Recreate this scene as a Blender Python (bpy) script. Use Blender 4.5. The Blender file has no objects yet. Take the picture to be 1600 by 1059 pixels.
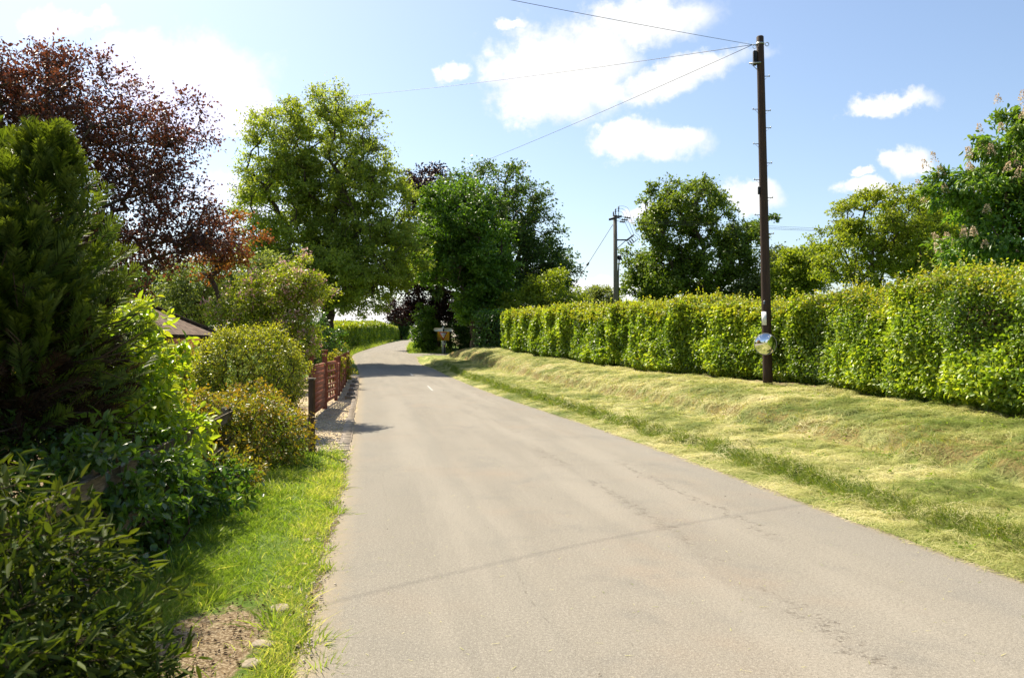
import bpy, math, random
import numpy as np
R = math.radians
C = bpy.context.scene.collection
SC = bpy.context.scene
PI = math.pi

# ------------------------------------------------------------------ numpy helpers
def hsh(ix, iy, iz, seed):
    n = (ix * 374761393 + iy * 668265263 + iz * 1442695041 + seed * 1274126177) & 0xffffffff
    n = ((n ^ (n >> 13)) * 1274126177) & 0xffffffff
    n = ((n ^ (n >> 16)) * 668265263) & 0xffffffff
    n = n ^ (n >> 15)
    return n / 4294967296.0

def vnoise(p, seed=0):
    p = np.asarray(p, float)
    i = np.floor(p).astype(np.int64); f = p - i; f = f * f * (3 - 2 * f)
    out = 0
    for dx in (0, 1):
        wx = f[:, 0] if dx else 1 - f[:, 0]
        for dy in (0, 1):
            wy = f[:, 1] if dy else 1 - f[:, 1]
            for dz in (0, 1):
                wz = f[:, 2] if dz else 1 - f[:, 2]
                out = out + wx * wy * wz * hsh(i[:, 0] + dx, i[:, 1] + dy, i[:, 2] + dz, seed)
    return out

def fbm(p, seed=0, octs=3):
    a, s, o = 0.5, 0, 0; q = np.asarray(p, float)
    for k in range(octs):
        o = o + a * vnoise(q, seed + k * 17); s += a; a *= .5; q = q * 2.03 + 3.1
    return o / s

def n1(x, seed=0, octs=2):
    x = np.asarray(x, float).ravel()
    return fbm(np.stack([x, x * 0 + .37, x * 0 + .71], 1), seed, octs)

def n2(x, y, seed=0, octs=3):
    return fbm(np.stack([np.ravel(x), np.ravel(y), np.ravel(x) * 0 + .5], 1), seed, octs)

def unit(v):
    return v / np.maximum(np.linalg.norm(v, axis=-1, keepdims=True), 1e-9)

def build(name, V, F, mat, parent=None, fattr=None, vattr=None, smooth=False):
    """one mesh object from numpy verts and a list of (k-gon face arrays)"""
    if not isinstance(F, (list, tuple)): F = [F]
    F = [np.asarray(f, np.int64) for f in F if len(f)]
    me = bpy.data.meshes.new(name)
    V = np.asarray(V, np.float32)
    me.vertices.add(len(V)); me.vertices.foreach_set('co', V.ravel())
    nl = sum(f.size for f in F); npoly = sum(len(f) for f in F)
    me.loops.add(nl); me.polygons.add(npoly)
    me.loops.foreach_set('vertex_index', np.concatenate([f.ravel() for f in F]).astype(np.int32))
    tot = np.concatenate([np.full(len(f), f.shape[1]) for f in F])
    st = np.concatenate([[0], np.cumsum(tot)[:-1]])
    me.polygons.foreach_set('loop_start', st.astype(np.int32))
    if smooth: me.polygons.foreach_set('use_smooth', np.ones(npoly, bool))
    for k, a in (fattr or {}).items():
        at = me.attributes.new(k, 'FLOAT', 'FACE'); at.data.foreach_set('value', np.asarray(a, np.float32))
    for k, a in (vattr or {}).items():
        at = me.attributes.new(k, 'FLOAT', 'POINT'); at.data.foreach_set('value', np.asarray(a, np.float32))
    me.update(calc_edges=True)
    if mat: me.materials.append(mat)
    o = bpy.data.objects.new(name, me); C.objects.link(o)
    if parent is not None: o.parent = parent
    return o

def tag(o, label=None, cat=None, group=None, kind=None):
    if label: o['label'] = label
    if cat: o['category'] = cat
    if group: o['group'] = group
    if kind: o['kind'] = kind
    return o

def thing(name, label, cat, loc=(0, 0, 0), group=None, rz=0):
    o = bpy.data.objects.new(name, None); C.objects.link(o)
    o.location = loc; o.rotation_euler = (0, 0, rz); o.empty_display_size = .2
    return tag(o, label, cat, group)

class MB:
    """collects simple solids into one mesh"""
    def __init__(s): s.v = []; s.f = {3: [], 4: []}; s.n = 0
    def add(s, v, f):
        v = np.asarray(v, float); 
        for q in f: s.f.setdefault(len(q), []).append([i + s.n for i in q])
        s.v.append(v); s.n += len(v)
    def box(s, c, sz, ax=None, bev=0):
        c = np.asarray(c, float); h = np.asarray(sz, float) / 2
        A = np.eye(3) if ax is None else np.asarray(ax, float)
        if bev <= 0:
            pts = np.array([[x, y, z] for x in (-1, 1) for y in (-1, 1) for z in (-1, 1)], float) * h
            f = [(0, 1, 3, 2), (4, 6, 7, 5), (0, 4, 5, 1), (2, 3, 7, 6), (0, 2, 6, 4), (1, 5, 7, 3)]
            s.add(c + pts @ A, f); return
        b = bev; P = []; idx = {}
        for x in (-1, 1):
            for y in (-1, 1):
                for z in (-1, 1):
                    for k in range(3):
                        q = np.array([x * (h[0] - b), y * (h[1] - b), z * (h[2] - b)])
                        q[k] = (x, y, z)[k] * h[k]; idx[(x, y, z, k)] = len(P); P.append(q)
        f = []
        for k in range(3):
            a, bb = [(1, 2), (2, 0), (0, 1)][k]
            for sg in (-1, 1):
                L = []
                for (u, w) in ((-1, -1), (1, -1), (1, 1), (-1, 1)):
                    t = [0, 0, 0]; t[k] = sg; t[a] = u; t[bb] = w; L.append(idx[(t[0], t[1], t[2], k)])
                f.append(L if sg > 0 else L[::-1])
            for u in (-1, 1):
                for w in (-1, 1):
                    L = []
                    for e in (-1, 1):
                        t = [0, 0, 0]; t[k] = e; t[a] = u; t[bb] = w; L.append((tuple(t)))
                    f.append([idx[L[0] + (a,)], idx[L[1] + (a,)], idx[L[1] + (bb,)], idx[L[0] + (bb,)]])
        for x in (-1, 1):
            for y in (-1, 1):
                for z in (-1, 1): f.append([idx[(x, y, z, k)] for k in range(3)])
        s.add(c + np.array(P) @ A, f)
    def bar(s, a, b, w, t, up=(0, 0, 1), bev=0):
        a = np.asarray(a, float); b = np.asarray(b, float); d = b - a; L = np.linalg.norm(d); d = d / L
        up = np.asarray(up, float); sd = np.cross(d, up); sd = sd / np.linalg.norm(sd); u = np.cross(sd, d)
        s.box((a + b) / 2, (L, w, t), np.array([d, sd, u]), bev)
    def tube(s, pts, rad, n=8, cap=True):
        pts = np.asarray(pts, float); m = len(pts)
        rad = np.full(m, rad) if np.isscalar(rad) else np.asarray(rad, float)
        V = []; 
        for i in range(m):
            d = pts[min(i + 1, m - 1)] - pts[max(i - 1, 0)]; d = d / max(np.linalg.norm(d), 1e-9)
            ref = np.array([0, 0, 1.]) if abs(d[2]) < .9 else np.array([1., 0, 0])
            a = np.cross(d, ref); a /= np.linalg.norm(a); b = np.cross(d, a)
            for k in range(n):
                t = 2 * PI * k / n; V.append(pts[i] + rad[i] * (math.cos(t) * a + math.sin(t) * b))
        f = []
        for i in range(m - 1):
            for k in range(n):
                k2 = (k + 1) % n; f.append((i * n + k, i * n + k2, (i + 1) * n + k2, (i + 1) * n + k))
        if cap: f.append(tuple(range(n))[::-1]); f.append(tuple((m - 1) * n + k for k in range(n)))
        s.add(V, f)
    def lathe(s, c, prof, ax=(0, 0, 1), n=24):
        ax = unit(np.asarray(ax, float)); ref = np.array([0, 0, 1.]) if abs(ax[2]) < .9 else np.array([1., 0, 0])
        a = unit(np.cross(ref, ax)); b = np.cross(ax, a); V = []
        for (r, h) in prof:
            for k in range(n):
                t = 2 * PI * k / n; V.append(np.asarray(c) + ax * h + r * (math.cos(t) * a + math.sin(t) * b))
        f = []
        for i in range(len(prof) - 1):
            for k in range(n):
                k2 = (k + 1) % n; f.append((i * n + k, i * n + k2, (i + 1) * n + k2, (i + 1) * n + k))
        s.add(V, f)
    def build(s, name, mat, parent=None, smooth=False):
        return build(name, np.concatenate(s.v), [np.array(x) for x in s.f.values() if x], mat, parent, smooth=smooth)

# ------------------------------------------------------------------ node helpers
class NT:
    def __init__(s, tree): s.t = tree; s.L = tree.links
    def n(s, typ, **kw):
        nd = s.t.nodes.new(typ)
        for k, v in kw.items(): setattr(nd, k, v)
        return nd
    def put(s, sock, v):
        if v is None: return
        if hasattr(v, 'is_output') or isinstance(v, bpy.types.NodeSocket): s.L.new(v, sock)
        else:
            if isinstance(v, (tuple, list)) and len(v) == 3 and sock.type == 'RGBA': v = (*v, 1)
            sock.default_value = v
    def m(s, op, a, b=None, c=None, clamp=False):
        nd = s.n('ShaderNodeMath', operation=op, use_clamp=clamp)
        for i, v in enumerate((a, b, c)): s.put(nd.inputs[i], v)
        return nd.outputs[0]
    def noise(s, vec, scale, detail=3, rough=.55, dist=0):
        nd = s.n('ShaderNodeTexNoise'); s.put(nd.inputs['Vector'], vec)
        nd.inputs['Scale'].default_value = scale; nd.inputs['Detail'].default_value = detail
        nd.inputs['Roughness'].default_value = rough; nd.inputs['Distortion'].default_value = dist
        return nd.outputs[0]
    def attr(s, name):
        return s.n('ShaderNodeAttribute', attribute_name=name).outputs['Fac']
    def step(s, v, lo, hi, o0=0., o1=1.):
        nd = s.n('ShaderNodeMapRange', interpolation_type='SMOOTHSTEP'); s.put(nd.inputs[0], v)
        for i, q in enumerate((lo, hi, o0, o1)): s.put(nd.inputs[i + 1], q)
        return nd.outputs[0]
    def mix(s, f, a, b, blend='MIX'):
        nd = s.n('ShaderNodeMix', data_type='RGBA', blend_type=blend); s.put(nd.inputs[0], f)
        s.put(nd.inputs[6], a); s.put(nd.inputs[7], b); return nd.outputs[2]
    def ramp(s, f, stops):
        nd = s.n('ShaderNodeValToRGB'); s.put(nd.inputs[0], f); e = nd.color_ramp.elements
        while len(e) < len(stops): e.new(.5)
        for q, (p, c) in zip(e, stops): q.position = p; q.color = (*c, 1)
        return nd.outputs[0]
    def bump(s, h, strength=.5, dist=.02):
        nd = s.n('ShaderNodeBump'); s.put(nd.inputs['Height'], h)
        nd.inputs['Strength'].default_value = strength; nd.inputs['Distance'].default_value = dist
        return nd.outputs[0]
    def comb(s, x, y, z=0.):
        nd = s.n('ShaderNodeCombineXYZ')
        for i, v in enumerate((x, y, z)): s.put(nd.inputs[i], v)
        return nd.outputs[0]

def newmat(name):
    m = bpy.data.materials.new(name); m.use_nodes = True; m.node_tree.nodes.clear()
    t = NT(m.node_tree); out = t.n('ShaderNodeOutputMaterial'); return m, t, out

def princ(t, out, col, rough=.7, spec=.3, metal=0., normal=None):
    p = t.n('ShaderNodeBsdfPrincipled'); t.put(p.inputs['Base Color'], col); t.put(p.inputs['Roughness'], rough)
    t.put(p.inputs['Specular IOR Level'], spec); t.put(p.inputs['Metallic'], metal); t.put(p.inputs['Normal'], normal)
    if out: t.L.new(p.outputs[0], out.inputs[0])
    return p

def simple(name, c1, c2=None, scale=8, rough=.7, spec=.3, metal=0., stretch=(1, 1, 1), bump=.2, bdist=.01):
    m, t, out = newmat(name); tc = t.n('ShaderNodeTexCoord').outputs['Object']
    mp = t.n('ShaderNodeMapping'); t.put(mp.inputs[0], tc); mp.inputs['Scale'].default_value = stretch
    f = t.noise(mp.outputs[0], scale, 5, .6)
    col = t.ramp(f, [(.3, c1), (.7, c2 or c1)])
    princ(t, out, col, rough, spec, metal, t.bump(f, bump, bdist) if bump else None); return m

def leafmat(name, stops, tipc=None, trans=.35, rough=.5, spec=.3, tcol=(1.4, 1.38, .42), g=1.5, warm=1.0):
    m, t, out = newmat(name); stops = [(p, (min(.9, c[0] * g * warm), min(.9, c[1] * g), min(.9, c[2] * g))) for p, c in stops]; trans = min(.55, trans + .1)
    col = t.ramp(t.attr('rnd'), stops)
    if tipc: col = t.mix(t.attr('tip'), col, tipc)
    p = princ(t, None, col, rough, spec)
    tr = t.n('ShaderNodeBsdfTranslucent'); t.put(tr.inputs[0], t.mix(1., col, tcol, 'MULTIPLY'))
    mx = t.n('ShaderNodeMixShader'); mx.inputs[0].default_value = trans
    t.L.new(p.outputs[0], mx.inputs[1]); t.L.new(tr.outputs[0], mx.inputs[2]); t.L.new(mx.outputs[0], out.inputs[0])
    return m

# ------------------------------------------------------------------ layout: road edges and ground height
EYE = 1.7
def PX(px, d): return (px - 800) / 1250 * d
def PZ(py, d): return EYE - (py - 535) / 1250 * d

_y = np.arange(-140, 420, .5)
def _sm(xs, ys, sig=2.2):
    v = np.interp(_y, xs, ys); k = np.exp(-.5 * (np.arange(-12, 13) * .5 / sig) ** 2); k /= k.sum()
    return np.convolve(np.pad(v, 12, mode='edge'), k, mode='valid')
_XL = _sm([-140, 0, 4.06, 6.75, 14.66, 25, 38.6, 50, 56, 60, 70, 92, 110, 125, 160, 420],
          [23.5, -.37, -1.06, -1.52, -2.9, -4.78, -7.3, -9.7, -11.3, -11.9, -12.65, -14.3, -15.2, -16.4, -13, 60])
_XR = _sm([-140, 0, 5.74, 8.33, 13.7, 23.6, 32.7, 42.5, 46.5, 50.5, 55, 58, 60, 63, 70, 88, 125, 160, 420],
          [28.5, 4.65, 3.67, 3.15, 2.19, .0, -1.83, -3.74, -4.55, -5.9, -6.5, -7.0, -7.7, -8.3, -9.26, -11.4, -12.6, -9.2, 64], 1.2)
_ZR = _sm([-140, 30, 38, 42, 46, 50, 56, 60, 70, 92, 110, 122, 135, 200, 420],
          [0, 0, .06, .1, .18, .32, .66, .83, 1.1, 1.63, 1.96, 2.05, 1.9, 1.2, .6])
_HB = _sm([-140, 8, 18, 26, 34, 47, 52, 55.5, 58, 60, 63, 80, 420], [.60, .60, .72, .74, .90, 1.12, 1.05, .45, .05, .03, .12, .3, .3], .8)
XL = lambda y: np.interp(y, _y, _XL)
XR = lambda y: np.interp(y, _y, _XR)
ZR = lambda y: np.interp(y, _y, _ZR)
HB = lambda y: np.interp(y, _y, _HB)

def ground(x, y):
    x = np.asarray(x, float); y = np.asarray(y, float); sh = x.shape; x = x.ravel(); y = y.ravel()
    zr = ZR(y); sr = x - XR(y); sl = XL(y) - x
    rag = (n2(x * 2.2, y * 2.2, 15, 3) - .5) * .34; sr = sr + rag * np.clip(1 - np.abs(sr) / .6, 0, 1); sl = sl + rag * np.clip(1 - np.abs(sl) / .5, 0, 1)
    amp = np.clip((sr - .25) / .4, 0, 1)
    wob = (n1(y * .55, 5) - .5) * .45 * amp + (n2(x * 1.6, y * 1.6, 8) - .5) * .5 * amp
    pr = np.interp(sr + wob, [-.25, -.04, .06, .3, .52, .64, 1.3, 2.15, 2.42, 3.1, 4.1, 8, 60, 2000],
                   [-.06, -.03, .02, .05, .07, .27, .30, .36, .70, .90, 1.0, 1.05, .9, .0])
    zright = np.where(sr < .06, pr, pr * HB(y) * np.where(sr < .4, 1.2, 1))
    lump = (n2(x * 2.3, y * 2.3, 31, 4) - .5) * .11 + (n2(x * .8, y * .8, 32, 2) - .5) * .07 + (n2(x * 6, y * 6, 33, 2) - .5) * .07
    zright = zright + lump * np.clip((sr - .05) / .5, 0, 1) * np.clip(1 - (sr - 5) / 10, .15, 1)
    gw = np.clip((y - 12) / 1.2, 0, 1) * np.clip((41 - y) / 2, 0, 1)       # gravel strip
    pl = np.interp(sl, [-.25, -.04, .06, .3, .9, 1.6, 3, 8, 40, 2000], [-.06, -.03, .015, .05, .07, .12, .18, .25, .3, 0])
    plg = np.interp(sl, [-.25, -.04, .06, .3, 1.2, 3, 8, 40, 2000], [-.06, -.03, .01, .03, .03, .1, .2, .3, 0])
    lump2 = (n2(x * 3, y * 3, 41, 3) - .5) * .07 * np.clip((sl - .05) / .3, 0, 1)
    zleft = pl * (1 - gw) + plg * gw + lump2 * (1 - .8 * gw)
    z = np.where(sr > -.25, zright, np.where(sl > -.25, zleft, -.06))
    return (zr + z).reshape(sh)
def G(x, y): return float(ground(np.array([x]), np.array([y]))[0])

# ------------------------------------------------------------------ materials of the setting
def mat_ground():
    m, t, out = newmat('verge_ground'); pos = t.n('ShaderNodeTexCoord').outputs['Object']
    hay, grav, dirt = t.attr('hay'), t.attr('gravel'), t.attr('dirt')
    nA = t.noise(pos, 1.1, 5, .6); nB = t.noise(pos, 9, 5, .65); nC = t.noise(pos, 60, 3, .6)
    mp = t.n('ShaderNodeMapping'); t.put(mp.inputs[0], pos); mp.inputs['Scale'].default_value = (9, 30, 20); mp.inputs['Rotation'].default_value = (0, 0, .5)
    st = t.noise(mp.outputs[0], 3, 4, .65, 1.2)
    green = t.ramp(nB, [(.3, (.07, .12, .018)), (.6, (.13, .19, .03)), (.8, (.21, .22, .07))])
    straw = t.ramp(st, [(.25, (.23, .25, .07)), (.5, (.39, .38, .14)), (.75, (.50, .47, .22))])
    brown = t.ramp(st, [(.3, (.20, .13, .05)), (.7, (.34, .26, .10))])
    hg = t.mix(t.step(nA, .40, .60), straw, t.ramp(st, [(.3, (.09, .14, .02)), (.7, (.20, .24, .06))]))
    hg = t.mix(t.m('MULTIPLY', t.attr('bank'), t.step(t.noise(pos, 1.7, 4, .6), .36, .55)), hg, brown)
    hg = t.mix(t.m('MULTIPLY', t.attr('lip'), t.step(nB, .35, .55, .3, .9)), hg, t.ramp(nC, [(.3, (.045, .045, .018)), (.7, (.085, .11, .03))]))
    col = t.mix(hay, green, hg)
    vor = t.n('ShaderNodeTexVoronoi'); t.put(vor.inputs['Vector'], pos); vor.inputs['Scale'].default_value = 38
    gcol = t.mix(.55, t.ramp(nB, [(.3, (.36, .27, .15)), (.7, (.58, .47, .30))]), t.ramp(vor.outputs['Color'], [(.1, (.20, .15, .085)), (.9, (.70, .58, .40))]))
    gcol = t.mix(t.step(t.noise(pos, 2.3, 3, .6), .56, .66, 0, .7), gcol, (.25, .25, .06))
    col = t.mix(t.step(t.m('ADD', grav, t.m('MULTIPLY', t.m('SUBTRACT', nB, .5), .7)), .4, .6), col, gcol)
    dcol = t.mix(t.step(nC, .45, .62), t.ramp(nB, [(.3, (.10, .065, .035)), (.7, (.22, .155, .085))]), (.38, .30, .19))
    col = t.mix(t.step(t.m('ADD', dirt, t.m('MULTIPLY', t.m('SUBTRACT', nB, .5), .8)), .42, .6), col, dcol)
    h = t.m('ADD', t.m('MULTIPLY', nB, .6), t.m('ADD', t.m('MULTIPLY', nC, .3), t.m('MULTIPLY', st, .5)))
    princ(t, out, col, .95, .1, 0, t.bump(h, .8, .03)); return m

def mat_road():
    m, t, out = newmat('worn_asphalt'); pos = t.n('ShaderNodeTexCoord').outputs['Object']
    lat, lon = t.attr('lat'), t.attr('lon'); v = t.comb(lat, lon)
    big = t.noise(v, .55, 4, .6); mp = t.n('ShaderNodeMapping'); t.put(mp.inputs[0], v); mp.inputs['Scale'].default_value = (1.3, .16, 1)
    stre = t.noise(mp.outputs[0], 1.2, 5, .6); agg = t.noise(v, 150, 2, .7); mid = t.noise(v, 14, 5, .65); ag2 = t.noise(v, 55, 3, .7)
    col = t.ramp(stre, [(.3, (.185, .165, .132)), (.5, (.215, .193, .155)), (.72, (.245, .22, .178))])
    col = t.mix(t.step(big, .50, .70, 0, .5), col, (.25, .19, .135))
    col = t.mix(t.step(t.noise(v, 1.3, 6, .7), .50, .66, 0, .55), col, (.155, .145, .125))
    col = t.mix(t.step(t.m('ABSOLUTE', t.m('SUBTRACT', lat, t.m('ADD', 4.55, t.m('MULTIPLY', t.m('SUBTRACT', big, .5), .4)))), .45, .1, 0, .3), col, (.215, .20, .175))
    col = t.mix(t.step(t.m('ADD', lat, t.m('MULTIPLY', big, .3)), 1.62, 1.52, 0, .35), col, (.17, .16, .135))
    for c_ in (1.0, 2.75, 3.7): col = t.mix(t.m('MULTIPLY', t.step(t.m('ABSOLUTE', t.m('SUBTRACT', t.m('ADD', lat, t.m('MULTIPLY', big, .4)), c_ + .2)), .42, .1, 0, .45), t.step(stre, .35, .6)), col, (.285, .255, .205))
    # aggregate speckle
    a3 = t.noise(v, 28, 4, .75)
    col = t.mix(t.step(agg, .50, .68, 0, .8), col, (.40, .37, .30)); col = t.mix(t.step(agg, .48, .30, 0, .8), col, (.10, .09, .075))
    col = t.mix(t.step(ag2, .52, .66, 0, .6), col, (.14, .125, .10)); col = t.mix(t.step(ag2, .46, .32, 0, .5), col, (.40, .37, .31))
    col = t.mix(t.step(a3, .54, .70, 0, .35), col, (.15, .135, .11)); col = t.mix(t.step(a3, .44, .3, 0, .3), col, (.36, .33, .27))
    def crack(c, wob, w, gate_lo, gate_hi, seed, dark, strength, fine=.10, gs=.35):
        off = t.comb(seed, lon); w1 = t.m('MULTIPLY', t.m('SUBTRACT', t.noise(off, .45, 2), .5), wob)
        w2 = t.m('MULTIPLY', t.m('SUBTRACT', t.noise(t.comb(t.m('MULTIPLY', lat, .6), lon, seed), 5, 4, .7), .5), fine)
        d = t.m('ABSOLUTE', t.m('SUBTRACT', t.m('ADD', lat, t.m('ADD', w1, w2)), c))
        k = t.step(d, w, 0., 0., strength)
        if gate_hi is not None:
            k = t.m('MULTIPLY', k, t.step(t.noise(t.comb(seed + 5., t.m('MULTIPLY', lon, gs)), 1.3, 3), gate_lo, gate_hi))
            k = t.m('MULTIPLY', k, t.m('MULTIPLY', t.step(mid, .42, .62), t.step(ag2, .35, .6)))
        return k
    ks = [crack(.46, .35, .012, .35, .6, 1., 0, .45, .05, .5), crack(1.42, .4, .012, .3, .55, 3., 0, .42, .06, .5),
          crack(3.80, .3, .075, .45, .56, 7., 0, .8, .7), crack(2.98, .3, .07, .44, .56, 11., 0, .75, .7),
          crack(3.35, .6, .05, .52, .6, 15., 0, .45, .7), crack(2.2, .7, .04, .54, .6, 19., 0, .35, .7)]
    k = ks[0]
    for q in ks[1:]: k = t.m('MAXIMUM', k, q)
    # transverse joints
    for (c, sl_, s_) in ((14.6, -.1, .25), (10.5, .1, .22)):
        lo = t.m('SUBTRACT', t.m('ADD', lon, t.m('MULTIPLY', t.m('SUBTRACT', t.noise(v, 1.1, 4), .5), .5)), t.m('ADD', c, t.m('MULTIPLY', lat, sl_)))
        q = t.m('MULTIPLY', t.step(t.m('ABSOLUTE', lo), .035, 0, 0, s_), t.step(mid, .38, .55)); k = t.m('MAXIMUM', k, q)
    col = t.mix(k, col, (.085, .068, .05))
    # dust and chippings along both edges
    edge = t.m('MAXIMUM', t.step(t.m('ADD', lat, t.m('MULTIPLY', mid, .35)), .42, .12), t.step(t.m('ADD', t.attr('latr'), t.m('MULTIPLY', mid, .25)), .30, .10))
    col = t.mix(t.m('MULTIPLY', edge, .6), col, t.ramp(ag2, [(.35, (.20, .15, .09)), (.65, (.42, .34, .22))]))
    h = t.m('SUBTRACT', t.m('ADD', t.m('MULTIPLY', agg, .5), t.m('MULTIPLY', ag2, .4)), t.m('MULTIPLY', k, 1.2))
    princ(t, out, col, .9, .22, 0, t.bump(h, .7, .008)); return m

M = {}
M['ground'] = mat_ground(); M['road'] = mat_road()
M['bark'] = simple('bark', (.045, .035, .026), (.11, .09, .065), 14, .9, .1, 0, (1, 1, .25), .6, .02)
M['twig'] = simple('twig', (.05, .035, .022), (.10, .075, .045), 20, .9, .1, 0, (1, 1, .3), .3)
M['pale_twig'] = simple('pale_twig', (.10, .075, .05), (.20, .16, .11), 20, .9, .1, 0, (1, 1, .3), .3)
M['pole'] = simple('creosoted_wood', (.026, .016, .011), (.070, .038, .024), 22, .75, .3, 0, (3, 3, .12), .5, .01)
M['greypole'] = simple('weathered_pole_wood', (.09, .08, .065), (.17, .15, .12), 18, .85, .2, 0, (3, 3, .15), .4)
M['steel'] = simple('galvanised_steel', (.28, .29, .30), (.40, .41, .42), 30, .45, .5, .8, (1, 1, 1), .1)
M['dark'] = simple('dark_metal', (.018, .018, .02), (.035, .035, .037), 12, .5, .4, 0, (1, 1, 1), .1)
M['wire'] = simple('cable_sheath', (.03, .03, .035), (.05, .05, .055), 12, .5, .4, 0, (1, 1, 1), 0)
M['white'] = simple('white_paint', (.72, .72, .70), (.80, .80, .78), 12, .5, .4, 0, (1, 1, 1), .05)
M['railwood'] = simple('silvered_wood', (.12, .10, .075), (.27, .23, .175), 9, .9, .15, 0, (1.2, 1.2, 14), .4)
M['darkwood'] = simple('dark_stained_post', (.05, .03, .018), (.11, .07, .04), 16, .85, .2, 0, (3, 3, .3), .4)
M['redwood'] = simple('red_brown_woodstain', (.16, .042, .020), (.30, .095, .048), 11, .7, .3, 0, (2, 2, .5), .3)
M['kerb'] = simple('pale_stone', (.38, .31, .24), (.60, .52, .42), 9, .9, .2, 0, (1, 1, 1), .5)
M['stone'] = simple('grey_brown_stone', (.12, .10, .08), (.30, .26, .2), 8, .9, .2, 0, (1, 1, 1), .6, .02)
M['stone2'] = simple('verge_stone', (.22, .18, .13), (.40, .34, .26), 9, .9, .2, 0, (1, 1, 1), .8, .02)
M['paint'] = simple('worn_road_paint', (.30, .29, .26), (.50, .49, .45), 30, .8, .2, 0, (1, 1, 1), .2)
M['orange'] = simple('yellow_sign_face', (.85, .42, .015), (.88, .46, .02), 10, .5, .4, 0, (1, 1, 1), 0)
M['signred'] = simple('sign_red', (.50, .025, .02), (.55, .03, .025), 10, .5, .4, 0, (1, 1, 1), 0)
M['signgrey'] = simple('sign_white_face', (.70, .72, .74), (.76, .78, .80), 10, .5, .4, 0, (1, 1, 1), 0)
M['black'] = simple('black_lettering', (.012, .012, .012), (.02, .02, .02), 10, .6, .3, 0, (1, 1, 1), 0)

def mat_mirror():
    m, t, out = newmat('convex_mirror'); pos = t.n('ShaderNodeTexCoord').outputs['Object']
    princ(t, out, t.mix(t.step(t.noise(pos, 9, 3), .5, .7, 0, .15), (.86, .87, .88), (.7, .7, .68)), .025, .5, 1.); return m
M['mirror'] = mat_mirror()

def mat_tiles():
    m, t, out = newmat('clay_roof_tiles'); pos = t.n('ShaderNodeTexCoord').outputs['Object']
    br = t.n('ShaderNodeTexBrick'); t.put(br.inputs['Vector'], t.comb(t.attr('tu'), t.attr('tv')))
    br.inputs['Color1'].default_value = (.13, .085, .06, 1); br.inputs['Color2'].default_value = (.24, .165, .12, 1); br.inputs['Mortar'].default_value = (.04, .03, .02, 1)
    br.inputs['Scale'].default_value = 1; br.inputs['Brick Width'].default_value = .2; br.inputs['Row Height'].default_value = .12; br.inputs['Mortar Size'].default_value = .01
    n = t.noise(pos, 5, 5, .65)
    col = t.mix(t.step(n, .5, .7, 0, .6), br.outputs[0], (.20, .18, .13))
    princ(t, out, col, .9, .2, 0, t.bump(br.outputs['Fac'], -.6, .02)); return m
M['tiles'] = mat_tiles()
M['brick'] = simple('house_brick', (.24, .10, .06), (.36, .17, .10), 10, .9, .2)
M['glass'] = simple('window_glass', (.03, .035, .04), (.05, .055, .06), 3, .08, .6, 0, (1, 1, 1), 0)

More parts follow.
